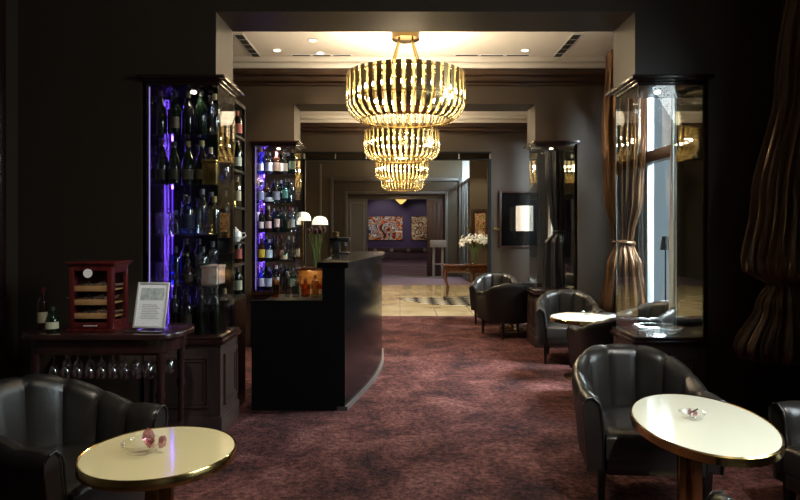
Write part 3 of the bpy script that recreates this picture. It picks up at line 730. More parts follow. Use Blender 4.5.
# ------------------------------------------------------------------ tub armchairs
def tub_meshes():
    A, BK, ARM = .300, .315, .27
    L1 = ARM; L2 = PI*(3*(A+BK)-math.sqrt((3*A+BK)*(A+3*BK)))/2
    tot = 2*L1+L2
    def path(s):
        d = s*tot
        if d < L1: p = Vector((-A-.012*(1-d/L1), -ARM+d, 0)); n = Vector((1, 0, 0))
        elif d > L1+L2: e = d-L1-L2; p = Vector((A+.012*e/L1, -e, 0)); n = Vector((-1, 0, 0))
        else:
            a = PI*(d-L1)/L2; p = Vector((-A*math.cos(a), BK*math.sin(a), 0)); n = Vector((math.cos(a)/A, -math.sin(a)/BK, 0)).normalized()
        return p, n
    NF = 9; SUB = 8
    def hgt(s):
        q = abs(s-.5)*2                      # 0 at the back, 1 at arm tips
        k = max(0, min(1, (q-.12)/.72)); k = k*k*(3-2*k)
        return .755-.155*k
    def ring(s, fl):
        p, n = path(s); h = hgt(s); q = abs(s-.5)*2
        lean = .045*(1-q*.5)
        th = .045+.012*q
        pts = []
        def at(off, z):                      # off>0 inward
            o_ = lean*((z-.3)/.45)
            pts.append(p+n*(off-o_)+Vector((0, 0, z)))
        z0 = .215
        bl = .024*fl
        hh = h-.011*(1-fl)
        at(th*.8+bl*.3, z0); at(th*.85+bl, .40); at(th*.75+bl*1.1, .50); at(th*.75+bl, hh-.06)
        at(th*.62+bl*.8, hh-.025); at(th*.15, hh+.004); at(-th*.35, hh-.002); at(-th*.72, hh-.028); at(-th*.80, hh-.07); at(-th*.72, .5); at(-th*.62, .36); at(-th*.5, .215)
        return pts
    bm = bmesh.new(); rings = []
    for f in range(NF):
        for k in range(SUB+(1 if f == NF-1 else 0)):
            u = k/SUB; s = (f+u)/NF
            rings.append([bm.verts.new(q) for q in ring(s, abs(math.sin(PI*u))**.48)])
    m = len(rings[0])
    for a, b in zip(rings[:-1], rings[1:]):
        for k in range(m-1):
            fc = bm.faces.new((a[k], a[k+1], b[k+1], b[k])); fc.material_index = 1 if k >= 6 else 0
    bm.faces.new(rings[0]); bm.faces.new(rings[-1][::-1])
    bmesh.ops.triangulate(bm, faces=[f for f in bm.faces if len(f.verts) > 4])
    def keep(nm, bm, m_, sm=50):
        o = finish(nm, bm, m_, None, sm); d = o.data; bpy.data.objects.remove(o); return (nm, d)
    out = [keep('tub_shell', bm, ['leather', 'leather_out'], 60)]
    # seams as fine piping on arm fronts
    for s, sg in ((0.0, -1), (1.0, 1)):
        bm = bmesh.new()
        pts = [Vector(q)+Vector((0, -.004, 0)) for q in ring(s, 0.3)]
        tube(bm, pts, .0055, 6)
        out.append(keep('piping', bm, 'leather'))
    # top edge piping behind
    # seat cushion
    bm = bmesh.new()
    poly = [(-.255, -.30), (.255, -.30)]
    for k in range(13):
        a = PI*k/12; poly.append((.252*math.cos(a), .26*math.sin(a)-.0))
    lo = [bm.verts.new((x, y, .285)) for x, y in poly]; mi_ = [bm.verts.new((x*1.0, y, .385)) for x, y in poly]
    t1 = [bm.verts.new((x*.95, y*.95, .408)) for x, y in poly]; t2 = [bm.verts.new((x*.6, y*.6, .418)) for x, y in poly]
    n = len(poly)
    for a, b in ((lo, mi_), (mi_, t1), (t1, t2)):
        for i in range(n): bm.faces.new((a[i], a[(i+1) % n], b[(i+1) % n], b[i]))
    bm.faces.new(t2); bm.faces.new(lo[::-1])
    out.append(keep('seat', bm, 'leather', 60))
    bm = bmesh.new(); box(bm, -.250, .250, -.298, -.10, .205, .292, bevel=.010)
    prism(bm, [(-.25, -.1), (.25, -.1)]+[(.27*math.cos(PI*k/12), .29*math.sin(PI*k/12)) for k in range(13)], .20, .30)
    out.append(keep('seat_apron', bm, 'leather', 40))
    legs = []
    for (x, y, dx, dy) in ((-.27, -.25, 0, -.0), (.27, -.25, 0, -.0), (-.19, .25, -.02, .03), (.19, .25, .02, .03)):
        bm = bmesh.new()
        a = [Vector((x+sx*.021, y+sy*.021, .23)) for sx, sy in ((-1, -1), (1, -1), (1, 1), (-1, 1))]
        b = [Vector((x+dx+sx*.013, y+dy+sy*.013, 0)) for sx, sy in ((-1, -1), (1, -1), (1, 1), (-1, 1))]
        A_ = [bm.verts.new(q) for q in a]; B_ = [bm.verts.new(q) for q in b]
        for i in range(4): bm.faces.new((A_[i], A_[(i+1) % 4], B_[(i+1) % 4], B_[i]))
        bm.faces.new(A_); bm.faces.new(B_[::-1])
        legs.append(keep('leg', bm, 'legwood', 20))
    return out+legs
TUB = tub_meshes()
def tub(x, y, rz, lb):
    t = T('tub_armchair', lb, 'armchair', (x, y, 0), rz, 'black fluted tub armchairs')
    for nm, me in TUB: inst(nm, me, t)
    t.scale = (.94, .97, .955)
    return t
def face(dx, dy): return math.atan2(dx, -dy)     # local -Y is the front
tub(-1.46, 2.60, face(.97, -.28), 'black leather tub armchair beside the round table, near left corner')
tub(1.27, 3.20, face(-.08, -1), 'black leather tub armchair behind the near ivory oval table')
tub(2.12, 2.62, face(-1, -.22), 'black armchair cut off by the right edge, beside the oval table')
tub(1.80, 6.42, face(-.18, -1), 'grey sheened tub armchair facing us behind the pedestal table')
tub(1.80, 4.93, face(-.05, 1), 'dark tub armchair with its back to us, beside the near right plinth')
tub(1.31, 1.63, face(.02, 1), 'armchair cropped by the bottom edge, only its pale arm tip showing')
tub(1.42, 9.0, face(-.25, -1), 'small distant tub armchair facing us, beside the lobby console')
tub(1.42, 7.90, face(-.25, 1), 'black tub armchair seen from behind, beyond the second plinth')
tub(2.22, 5.62, face(-1, 0), 'tub armchair by the window, glimpsed through the glass case')

# ------------------------------------------------------------------ tables
def table(cx, cy, h, top_m, lb, av, bv, kind='pedestal', off=0):
    t = T('cafe_table', lb, 'table', (cx, cy, 0))
    N = 64
    def pl(s): return [(s*(av[0]*math.cos(2*PI*k/N)+bv[0]*math.sin(2*PI*k/N)), s*(av[1]*math.cos(2*PI*k/N)+bv[1]*math.sin(2*PI*k/N))) for k in range(N)]
    def loft(lv, m_, nm):
        bm = bmesh.new(); rs = [[bm.verts.new((x, y, z)) for x, y in pl(s)] for s, z in lv]
        for a, b in zip(rs[:-1], rs[1:]):
            for k in range(N): bm.faces.new((a[k], a[(k+1) % N], b[(k+1) % N], b[k]))
        bm.faces.new(rs[0][::-1]); bm.faces.new(rs[-1])
        return finish(nm, bm, m_, t, 30)
    loft([(.95, h-.03), (.972, h-.03), (.972, h-.002), (.965, h)], top_m, 'tabletop')
    bm = bmesh.new()
    lv = [(.973, h-.001), (.985, h+.002), (1.0, h-.003), (1.0, h-.034), (.985, h-.037), (.972, h-.034)]
    rs = [[bm.verts.new((x, y, z)) for x, y in pl(s)] for s, z in lv]
    for a, b in list(zip(rs[:-1], rs[1:]))+[(rs[-1], rs[0])]:
        for k in range(N): bm.faces.new((a[k], a[(k+1) % N], b[(k+1) % N], b[k]))
    finish('brass_rim', bm, 'brass', t, 40)
    if kind == 'pedestal':
        bm = bmesh.new(); lathe(bm, [(0, 0), (.17, 0), (.17, .012), (.15, .02), (.04, .032), (.03, .05), (0, .05)], 32); finish('base', bm, 'brass_dark', t)
        bm = bmesh.new(); cyl(bm, .025, .05, h-.031, 20); finish('column', bm, 'brass_dark', t)
    else:
        B('column', 'brass_dark', t, (off-.05, off+.05, -.014, .014, .015, h-.031), (off-.014, off+.014, -.05, .05, .015, h-.031), bevel=.003)
        bm = bmesh.new(); lathe(bm, [(0, 0), (.19, 0), (.19, .010), (.18, .015), (0, .015)], 32); finish('base', bm, 'brass_dark', t)
    return t
TH = .57
table(-.902, 2.25, TH, 'lacquer', 'round cream lacquered table with brass rim, near left', (.279, 0), (0, .279), 'slab')
table(1.305, 2.60, TH, 'lacquer_w', 'oval ivory lacquered table with brass rim, near right', (.288, 0), (.055, .43), 'slab', -.05)
table(1.72, 5.66, TH, 'lacquer_w', 'round white pedestal table between two armchairs, mid right', (.30, 0), (0, .30))
table(1.56, 8.42, TH, 'lacquer_w', 'small round white table between the distant armchairs', (.235, 0), (0, .235))

def dish(x, y, z, lb, s=1.0, m_='crystal'):
    bm = bmesh.new()
    lathe(bm, [(0, .010), (.03, .010), (.048, .022), (.060, .040), (.065, .041), (.063, .034), (.050, .010), (.034, .0), (0, 0)], 28)
    o = finish('glass_dish', bm, m_, loc=(x, y, z)); o.scale = (s, s, s*.9); tag(o, lb, 'dish', 'small glass dishes on the tables'); return o
def ornament(x, y, z, lb, s=1, dark=False):
    t = T('crystal_ornament', lb, 'ornament', (x, y, z), 0, 'pink glass ornaments')
    t.scale = (s, s, s)
    for k, (dx, rz, h, wd, tilt) in enumerate(((-.006, .3, .062, .017, -.1), (.018, -.5, .046, .016, .55), (.002, 1.0, .034, .014, -.5))):
        bm = bmesh.new()
        lathe(bm, [(0, 0), (wd*.55, h*.22), (wd, h*.52), (wd*.75, h*.78), (0, h)], 6, sy=.5)
        o = finish('crystal_petal', bm, 'pinkcrystal', t, 10); o.location = (dx, .004*k, .002); o.rotation_euler = (0, tilt, rz)
    if dark:
        bm = bmesh.new(); tube(bm, [(-.02, 0, .02), (.05, .0, .055)], .005, 6); finish('stirrer', bm, 'black', t)
    return t
pl_ = P(140, 452, 1)
def on(px, py, h):
    y = (EYE-h)*F/(py-HY); return (px-HX)*y/F, y
x, y = on(142, 453, TH); dish(x, y, TH+.0005, 'clear glass dish on the near left cream table', 1.15)
x, y = on(152, 453, TH); ornament(x+.0, y, TH+.012, 'pink glass petal ornament in the dish on the cream table', 1.35)
x, y = on(692, 419, TH); dish(x, y, TH+.0005, 'clear glass dish on the near right ivory oval table', .85); ornament(x-.005, y, TH+.010, 'small pink glass ornament and dark stick on the oval table', .62, True)
x, y = on(587, 314.5, TH); dish(x, y, TH+.0005, 'small glass dish on the mid right pedestal table', 1.0)
x, y = on(507, 287.6, TH); dish(x, y, TH+.0005, 'small glass dish on the distant small table', 1.0)

# ------------------------------------------------------------------ left serving console
SH = .80
t = T('serving_console', 'dark mahogany serving console with rounded ends, holding the humidor', 'console table', (-1.74, 3.62, 0))
def stad(w, d, n=10):
    pts = []
    for (cx, a0) in ((w, -PI/2), (-w, PI/2)):
        for k in range(n+1):
            a = a0+PI*k/n; pts.append((cx+d*.55*math.cos(a), d*math.sin(a)))
    return pts
bm = bmesh.new(); prism(bm, stad(.36, .22), SH-.028, SH, bevel=.006); finish('console_top', bm, 'darkwood', t, 40)
bm = bmesh.new(); prism(bm, stad(.33, .19), SH-.11, SH-.029); finish('apron', bm, 'darkwood', t, 40)
for k, (x, y) in enumerate(((-.36, -.16), (.36, -.16), (-.36, .16), (.36, .16))):
    bm = bmesh.new()
    lathe(bm, [(0, .0), (.022, 0), (.026, .06), (.016, .075), (.020, .12), (.017, .40), (.028, .44), (.020, .48), (.026, SH-.112), (0, SH-.112)], 16, (x, y, 0))
    leg = finish('leg', bm, 'darkwood', t)
    bm = bmesh.new(); lathe(bm, [(0.023, .0), (.0255, 0), (.029, .045), (.027, .05), (.024, .045)], 16, (x, y, 0)); finish('brass_foot', bm, 'brass', leg)
B('lower_shelf', 'darkwood', t, (-.38, .38, -.18, .18, .17, .19), bevel=.004)
rk = B('glass_rack', 'brass_dark', t, *[(-.34+.07*k, -.334+.07*k, -.16, .16, SH-.128, SH-.122) for k in range(11)], (-.345, .37, -.165, -.16, SH-.128, SH-.111), (-.345, .37, .16, .165, SH-.128, SH-.111))
bm = bmesh.new()
lathe(bm, [(0, 0), (.03, 0), (.03, -.003), (.004, -.007), (.004, -.075), (.018, -.09), (.030, -.12), (.027, -.16), (.0255, -.16), (.028, -.12), (.016, -.093), (0, -.088)], 14)
o = finish('wine_glass', bm, 'wineglass'); WG = o.data; bpy.data.objects.remove(o)
ords = ['leftmost', 'second', 'third', 'fourth', 'fifth', 'sixth', 'seventh', 'eighth', 'ninth', 'rightmost']
for k in range(10):
    for r in range(2):
        o = inst('wine_glass', WG, None, (-1.74-.302+.07*k, 3.54+.14*r, SH-.118))
        tag(o, 'upside-down wine glass hanging under console, %s in the %s row' % (ords[k] if k in (0, 9) else ords[k]+' from left', ('front', 'rear')[r]), 'glass', 'glasses hanging under the console')

# humidor
t = T('humidor', 'red cherry wood cigar humidor cabinet with glass door', 'humidor', (-1.80, 3.60, SH+.0005))
w, d, h = .125, .10, .40
B('humidor_case', 'redwood', t, (-w, -w+.02, -d, d, .02, h-.02), (w-.02, w, -d, -d+.03, .02, h-.02), (w-.02, w, d-.03, d, .02, h-.02), (w-.02, w, -d+.03, d-.03, .02, .06), (w-.02, w, -d+.03, d-.03, h-.06, h-.02), (-w+.02, w-.02, d-.015, d, .02, h-.02),
  (-w-.015, w+.015, -d-.015, d+.01, 0, .02), (-w-.012, w+.012, -d-.012, d+.01, h-.02, h-.005), (-w-.022, w+.022, -d-.022, d+.015, h-.005, h+.008), bevel=.003)
dr = B('door', 'redwood', t, (-w+.001, -w+.028, -d-.012, -d-.001, .022, h-.022), (w-.028, w-.001, -d-.012, -d-.001, .022, h-.022), (-w+.028, w-.028, -d-.012, -d-.001, .022, .055), (-w+.028, w-.028, -d-.012, -d-.001, h-.045, h-.022), bevel=.002)
B('door_glass', 'glass', dr, (-w+.028, w-.028, -d-.008, -d-.005, .055, h-.045))
B('door_handle', 'chrome', dr, (-w-.012, -w+.012, -d-.02, -d-.012, .195, .203), bevel=.002)
B('name_plate', 'silver', dr, (-.04, .04, -d-.014, -d-.012, .034, .040))
bm = bmesh.new(); lathe(bm, [(0, .0), (.022, 0), (.026, .004), (.026, .008), (.020, .008), (0, .007)], 24)
g = finish('hygrometer', bm, 'china', t); g.rotation_euler = (PI/2, 0, 0); g.location = (-.012, -d-.012, h-.058)
B('side_glass', 'glass', t, (w-.012, w-.009, -d+.03, d-.03, .06, h-.06))
for z in (.075, .155, .235):
    B('cedar_tray', 'honey', t, (-w+.022, w-.022, -d+.012, d-.02, z, z+.006), (-w+.022, w-.022, -d+.006, -d+.012, z, z+.032), bevel=.001)
for z, n_ in ((.161, 7), (.241, 6), (.081, 6)):
    for k in range(n_):
        bm = bmesh.new(); x = -w+.035+k*(2*w-.07)/(n_-1)
        tube(bm, [(x, -d+.022, z+.018+.008*(k % 2)), (x+.012*((k % 3)-1), d-.03, z+.022+.012*((k+1) % 2))], .008, 8)
        o = finish('cigar', bm, 'cigar'); o.location = (-1.80, 3.60, SH+.0005)
        tag(o, 'brown cigar on the %s tray of the humidor' % {.081: 'lowest', .161: 'middle', .241: 'top'}[z], 'cigar', 'cigars on the %s humidor tray' % {.081: 'lowest', .161: 'middle', .241: 'top'}[z])
# framed menu
t = T('menu_frame', 'silver framed printed menu card leaning on the console', 'picture frame', (-1.47, 3.50, SH+.022), (math.radians(-14), 0, math.radians(-6)))
hw, hh = .098, .27
B('frame', 'silver', t, (-hw, -hw+.013, 0, .012, 0, hh), (hw-.013, hw, 0, .012, 0, hh), (-hw+.013, hw-.013, 0, .012, 0, .013), (-hw+.013, hw-.013, 0, .012, hh-.013, hh), bevel=.003)
B('menu_sheet', 'paper', t, (-hw+.013, hw-.013, .005, .007, .013, hh-.013))
B('menu_picture', 'paper2', t, (-hw+.026, hw-.024, .0035, .005, hh-.105, hh-.035))
B('menu_text', 'slot', t, *[(-.055, .055-.01*(k % 3), .0042, .005, .055+.010*k, .0565+.010*k) for k in range(9)])
o = T('easel_stand', 'small chrome easel foot under the framed menu', 'stand', (-1.47, 3.50, SH+.0005))
bm = bmesh.new(); tube(bm, [(-.12, -.03, .006), (.10, -.055, .006)], .006, 8); tube(bm, [(-.06, -.035, .006), (-.055, .10, .006)], .005, 8); tube(bm, [(.06, -.05, .006), (.06, .10, .006)], .005, 8); finish('foot_rail', bm, 'chrome', o)
bm = bmesh.new(); tube(bm, [(-.058, .10, .006), (-.058, .085, .16)], .004, 8); tube(bm, [(.06, .10, .006), (.06, .085, .16)], .004, 8); finish('back_prop', bm, 'chrome', o)
x1_ = (43-HX)*3.6/F; x2_ = (53-HX)*3.52/F
bottle('wine', 'brown', 'b0a888', '702020', (x1_, 3.60, SH+.0005), 'red capped dark bottle with cream label, left on the console', 'bottles on the serving console', 0, .80)
bottle('squat', 'green', 'b0ae90', '203020', (x2_+.01, 3.50, SH+.0005), 'short dark bottle with pale label, in front of the red capped one', 'bottles on the serving console', 0, .72)
bottle('wine', 'black', None, '5a1818', (x2_+.09, 3.66, SH+.0005), 'dark bottle half hidden left of the humidor', 'bottles on the serving console', 0, .85)

# ------------------------------------------------------------------ drapes
def drape(name_lb, cx, cy, prof, m_='drape', folds=15, seed=0, parts='curtain'):
    """prof: (z, rx along wall (y), rx out of wall (x), centre shift x, centre shift y, fold depth)"""
    rnd = random.Random(seed); ph = [rnd.uniform(0, 6.28) for _ in range(6)]
    t = T('drape', name_lb, 'curtain', (cx, cy, 0))
    return t, ph
def drape_tier(t, prof, m_, folds, ph, nm, N=150, NZ=26):
    bm = bmesh.new(); rings = []
    zs = [p[0] for p in prof]
    for i in range(NZ+1):
        z = zs[0]+(zs[-1]-zs[0])*i/NZ
        for a, b in zip(prof[:-1], prof[1:]):
            if (a[0] >= z >= b[0]) or (a[0] <= z <= b[0]): break
        q = (z-a[0])/((b[0]-a[0]) or 1); q = q*q*(3-2*q)
        v = [a[k]+(b[k]-a[k])*q for k in range(6)]
        ring = []
        for k in range(N):
            th = 2*PI*k/N
            f = math.sin(folds*th+ph[0]+1.1*math.sin(z*1.7+ph[1]))*.6+math.sin((folds*1.73//1)*th+ph[2]+.9*math.sin(z*2.3+ph[3]))*.4+.25*math.sin(5*th+ph[4]+z*.8)
            r = 1+v[5]*f
            ring.append(bm.verts.new((v[3]+v[2]*r*math.cos(th), v[4]+v[1]*r*math.sin(th), z)))
        rings.append(ring)
    for a, b in zip(rings[:-1], rings[1:]):
        for k in range(N): bm.faces.new((a[k], a[(k+1) % N], b[(k+1) % N], b[k]))
    bm.faces.new(rings[0]); bm.faces.new(rings[-1][::-1])
    return finish(nm, bm, m_, t, 80)
def add_drape(lb, cx, cy, up, low, m_, seed, folds=15, tie=None):
    t, ph = drape(lb, cx, cy, None, seed=seed)
    drape_tier(t, up, m_, folds, ph, 'gathered_cloth'); drape_tier(t, low, m_, folds-3, ph[::-1], 'puffed_tail')
    if tie:
        bm = bmesh.new(); z, r = tie
        tube(bm, [(r*math.cos(2*PI*k/28), r*1.1*math.sin(2*PI*k/28), z+.01*math.sin(4*PI*k/28)) for k in range(28)], .02, 8, closed=True)
        finish('tie_band', bm, m_, t)
    return t
# (z, ry, rx, dx, dy, fold)
add_drape('bronze satin drape gathered in two tiers, right edge of picture', 2.38, 3.72,
          [(3.25, .10, .07, .10, -.12, .16), (2.3, .15, .11, .05, -.08, .16), (1.55, .19, .16, 0, 0, .14), (1.16, .21, .21, -.02, 0, .12), (1.08, .17, .17, 0, 0, .12), (1.05, .08, .08, 0, 0, .1)],
          [(1.10, .07, .07, 0, 0, .15), (.92, .13, .13, -.02, 0, .16), (.66, .20, .22, -.05, 0, .15), (.60, .18, .20, -.05, 0, .14), (.58, .10, .12, -.05, 0, .1)], 'drape', 3, 23, None)
add_drape('bronze satin drape tied at the waist, behind the near glass case', 2.34, 6.28,
          [(3.25, .26, .18, .03, .0, .13), (2.4, .26, .19, 0, 0, .14), (1.7, .20, .16, 0, 0, .16), (1.32, .10, .09, 0, 0, .16), (1.25, .09, .08, 0, 0, .15)],
          [(1.27, .09, .08, 0, 0, .15), (1.0, .19, .15, 0, 0, .18), (.62, .25, .20, 0, 0, .16), (.42, .22, .18, 0, 0, .15), (.36, .10, .1, 0, 0, .1)], 'drape', 9, 21, (1.26, .10))
add_drape('tied satin drape seen through the second glass case', 2.30, 8.62,
          [(3.25, .22, .2, .03, .0, .13), (2.2, .2, .18, 0, 0, .15), (1.6, .14, .13, 0, 0, .16), (1.34, .08, .08, 0, 0, .15)],
          [(1.36, .08, .08, 0, 0, .15), (1.2, .20, .19, 0, 0, .2), (.8, .26, .22, 0, 0, .17), (.5, .26, .22, 0, 0, .15), (.45, .1, .1, 0, 0, .1)], 'drape_blue', 5, 13, (1.35, .09))
for lb, cx, cy, r in (('narrow white sheer curtain at the window behind the near case', 2.50, 5.45, .035), ('pale sheer curtain behind the second glass case', 2.44, 9.5, .07)):
    t, ph = drape(lb, cx, cy, None, seed=4); t.name = 'sheer_curtain'
    drape_tier(t, [(3.2, r*.6, r*.8, 0, 0, .18), (2.0, r*1.2, r, 0, 0, .18), (1.2, r*2.2, r, 0, 0, .2), (.56, r*2, r, 0, 0, .2)], 'sheer', 7, ph, 'sheer_cloth', 80)

# lamp on the window side
t = T('table_lamp', 'black shaded lamp with thin stem on the windowsill', 'lamp', (2.545, 5.75, WZ0))
bm = bmesh.new(); lathe(bm, [(0, 0), (.045, 0), (.045, .012), (.008, .02), (.007, .74), (0, .74)], 16); finish('lamp_base', bm, 'black', t)
bm = bmesh.new(); lathe(bm, [(.05, .70), (.047, .71), (.030, .83), (.032, .83), (.05, .70)], 20); finish('lamp_shade', bm, 'black', t)

# ------------------------------------------------------------------ lobby things
t = T('lobby_console', 'polished wooden console table with curved legs holding white lilies', 'console table', (1.33, 11.95, 0))
CH_ = .70
bm = bmesh.new(); prism(bm, [(-.49, -.2), (-.30, -.24), (.30, -.24), (.49, -.2), (.49, .2), (-.49, .2)], CH_-.03, CH_, bevel=.006); finish('tabletop', bm, 'tablewood', t)
bm = bmesh.new(); box(bm, -.45, .45, -.19, .18, CH_-.16, CH_-.031, bevel=.004); finish('apron', bm, 'tablewood', t)
B('gilt_ornament', 'gold', t, (-.42, -.06, -.196, -.19, CH_-.14, CH_-.135), (-.42, -.06, -.196, -.19, CH_-.06, CH_-.055), (.06, .42, -.196, -.19, CH_-.14, CH_-.135), (.06, .42, -.196, -.19, CH_-.06, CH_-.055), (-.03, .03, -.197, -.19, CH_-.13, CH_-.06))
for x, y in ((-.41, -.15), (.41, -.15), (-.41, .14), (.41, .14), (0.1, -.15)):
    bm = bmesh.new(); s = 1 if x > 0 else -1; e = 1 if x != .1 else 0
    pts = [(x, y, CH_-.05), (x+.03*s*e, y-.02, CH_-.18), (x+.02*s*e, y-.01, CH_-.30), (x-.03*s*e, y, .25), (x-.01*s*e, y, .10), (x+.035*s*e, y-.02, .025), (x+.05*s*e, y-.03, .014)]
    tube(bm, pts, [.035, .038, .026, .018, .015, .02, .014], 10); finish('leg', bm, 'tablewood', t)
vx, vy = P(475, 264, 11.95).x, 11.95
bm = bmesh.new(); lathe(bm, [(0, .006), (.05, .006), (.015, .03), (.03, .08), (.055, .20), (.075, .26), (.079, .26), (.06, .20), (.035, .08), (.02, .03), (.055, 0), (0, 0)], 20)
tag(finish('flower_vase', bm, 'crystal', loc=(vx, vy, CH_+.0005)), 'clear flared glass vase of white lilies on the lobby console', 'vase')
rnd = random.Random(12)
for k in range(14):
    a = k*2.399; rr = .06+.20*math.sqrt((k+.5)/14); hx, hy = rr*math.cos(a)*1.1, rr*math.sin(a)*.7
    hz = .52-.35*rr+rnd.uniform(-.04, .06)
    t = T('lily', 'white lily bloom in the glass vase on the lobby console', 'flower', (vx, vy, CH_+.01), 0, 'white lilies on the lobby console')
    bm = bmesh.new(); tube(bm, [(hx*.05, hy*.05, .01), (hx*.25, hy*.25, .25), (hx, hy, hz)], .004, 5); finish('stem', bm, 'stem', t)
    bm = bmesh.new(); c = Vector((hx, hy, hz)); ax = Vector((hx*1.6, hy*1.6-.12, .12)).normalized()
    u = ax.orthogonal().normalized(); v = ax.cross(u)
    for p in range(6):
        b_ = 2*PI*p/6; dr_ = u*math.cos(b_)+v*math.sin(b_); si_ = ax.cross(dr_)
        p0 = c; p1 = c+ax*.05+dr_*.035; p2 = c+ax*.055+dr_*.085; p3 = c+ax*.03+dr_*.11
        vs = [bm.verts.new(q) for q in (p0, p1-si_*.022, p2-si_*.018, p3, p2+si_*.018, p1+si_*.022, p1+ax*.004)]
        for i in range(6):
            if i == 5: bm.faces.new((vs[6], vs[5], vs[0]))
            else: bm.faces.new((vs[6], vs[i], vs[i+1]))
    finish('petals', bm, 'petal', t)
# lectern
t = T('lectern', 'grey metal lectern on two posts beside the far portal', 'lectern', (P(438, 277, 17.1).x, 17.1, 0))
B('reading_desk', 'steel', t, (-.23, .23, -.12, .14, .88, 1.08), bevel=.01); B('post', 'steel', t, (-.16, -.09, -.03, .03, .03, .88)); B('post', 'steel', t, (.09, .16, -.03, .03, .03, .88))
B('base', 'steel', t, (-.22, .22, -.14, .14, 0, .03), bevel=.005); B('crossbar', 'steel', t, (-.089, .089, -.02, .02, .38, .42))
# paintings
def painting(lb, px0, px1, py0, py1, y, m_, fm='doorwood', fw=.03):
    a = P(px0, py1, y); b = P(px1, py0, y)
    t = T('painting', lb, 'painting', ((a.x+b.x)/2, y, a.z)); w = (b.x-a.x)/2; h = b.z-a.z
    B('frame', fm, t, (-w, -w+fw, -.04, .0, 0, h), (w-fw, w, -.04, 0, 0, h), (-w+fw, w-fw, -.04, 0, 0, fw), (-w+fw, w-fw, -.04, 0, h-fw, h), bevel=.004)
    B('canvas', m_, t, (-w+fw, w-fw, -.025, -.003, fw, h-fw))
a1 = art('abstract_canvas_warm', 1.7, 3, ['b8281c', '142c5c', 'f0e8d8', '2860a8', 'e8b040', 'c83820', '181820', 'f0f0e8'])
a2 = art('abstract_canvas_dense', 2.6, 9, ['301018', 'a03020', 'e0c070', 'f0e8d8', '305030', 'c06028', '201418', 'e8e0c8'])
a3 = art('abstract_canvas_small', 4.0, 14, ['20140c', 'b05030', 'e8d0a0', '607848', 'e0b060', 'a83848', 'f0e8d0', '302018'])
painting('wide colourful abstract painting on the purple wall', 368, 403, 216, 240.5, yB-.005, a1)
painting('smaller upright abstract painting on the purple wall', 411, 428, 216, 240.5, yB-.005, a2)
painting('floral painting in thick dark frame beyond the lilies', 471, 489, 209, 247, 15.695, a3, 'doorwood', .10)
# dark wall mirror / screen and lamp
a = P(499, 248, 10.68); b = P(541, 191, 10.68)
t = T('dark_screen', 'large black glossy framed panel on the wall right of the entrance', 'mirror', ((a.x+b.x)/2, 10.695, a.z)); w = (b.x-a.x)/2; h = b.z-a.z
B('frame', 'doorwood', t, (-w, -w+.04, -.05, 0, 0, h), (w-.04, w, -.05, 0, 0, h), (-w+.04, w-.04, -.05, 0, 0, .04), (-w+.04, w-.04, -.05, 0, h-.04, h), bevel=.006)
B('dark_glass', 'gloss', t, (-w+.04, w-.04, -.02, -.005, .04, h-.04))
a = P(516, 231, 10.4); b = P(533, 206, 10.4)
t = T('wall_lamp', 'square white lampshade on a bracket before the black panel', 'lamp', ((a.x+b.x)/2, 10.4, a.z))
w = (b.x-a.x)/2; h = b.z-a.z
bm = bmesh.new(); lathe(bm, [(w, 0), (w, h), (w-.004, h), (w-.004, 0), (w, 0)], 32); finish('lamp_shade', bm, 'shade', t)
bm = bmesh.new(); tube(bm, [(0, 0, h*.5), (0, 0, -.2), (0, .1, -.24), (0, .272, -.24)], .012, 10); finish('bracket', bm, 'chrome', t)
for px, py, yy, lb in ((469, 229, 15.69, 'small brass plate on the wall left of the lilies picture'), (497, 229, 10.69, 'small brass plate on the wall beside the black panel')):
    c = P(px, py, yy)
    tag(B('brass_plate', 'gold', None, (c.x-.06, c.x+.06, yy-.015, yy+.004, c.z-.02, c.z+.02), bevel=.004), lb, 'plate')
# low bench rail against the purple wall
t = T('bench', 'low upholstered bench with roundel back rail along the purple wall', 'bench', (0, 28.6, 0))
B('bench_seat', 'lavender', t, (-2.4, 2.4, -.4, .3, .0, .25), bevel=.02)
B('back_rail', 'doorwood', t, (-2.4, 2.4, .3, .4, .25, .50), bevel=.01)
for k in range(6):
    bm = bmesh.new(); lathe(bm, [(.0, 0), (.09, 0), (.09, .01), (.06, .015), (0, .015)], 20); o = finish('roundel', bm, 'greystone', t); o.rotation_euler = (PI/2, 0, 0); o.location = (-2+.8*k, .3, .375)

# small table edge cropped at the bottom of frame on the right

# ------------------------------------------------------------------ lights
def point(x, y, z, p, col, r=.08):
    l = bpy.data.lights.new('lamp_light', 'POINT'); l.energy = p; l.color = col; l.shadow_soft_size = r
    o = bpy.data.objects.new('lamp_light', l); COL.objects.link(o); o.location = (x, y, z); return o
def spot(x, y, z, p, col, ang=70, blend=.6, to=None, r=.04):
    l = bpy.data.lights.new('spot_light', 'SPOT'); l.energy = p; l.color = col; l.spot_size = math.radians(ang); l.spot_blend = blend; l.shadow_soft_size = r
    o = bpy.data.objects.new('spot_light', l); COL.objects.link(o); o.location = (x, y, z)
    if to: o.rotation_euler = (Vector(to)-Vector((x, y, z))).to_track_quat('-Z', 'Y').to_euler()
    return o
def area(x, y, z, sx, sy, p, col, to):
    l = bpy.data.lights.new('daylight', 'AREA'); l.shape = 'RECTANGLE'; l.size = sx; l.size_y = sy; l.energy = p; l.color = col
    o = bpy.data.objects.new('daylight', l); COL.objects.link(o); o.location = (x, y, z)
    o.rotation_euler = (Vector(to)-Vector((x, y, z))).to_track_quat('-Z', 'Y').to_euler(); return o
WARM = (1, .80, .54)
for (x, y, lb), p in zip(CH, (135, 115, 60, 28)):
    point(x, y, 2.80, p, WARM, .12)
    point(x, y, 3.12, p*.09, WARM, .35)
for x, y in dlx: spot(x, y, CE-.02, 40, (1, .8, .55), 80, .7)
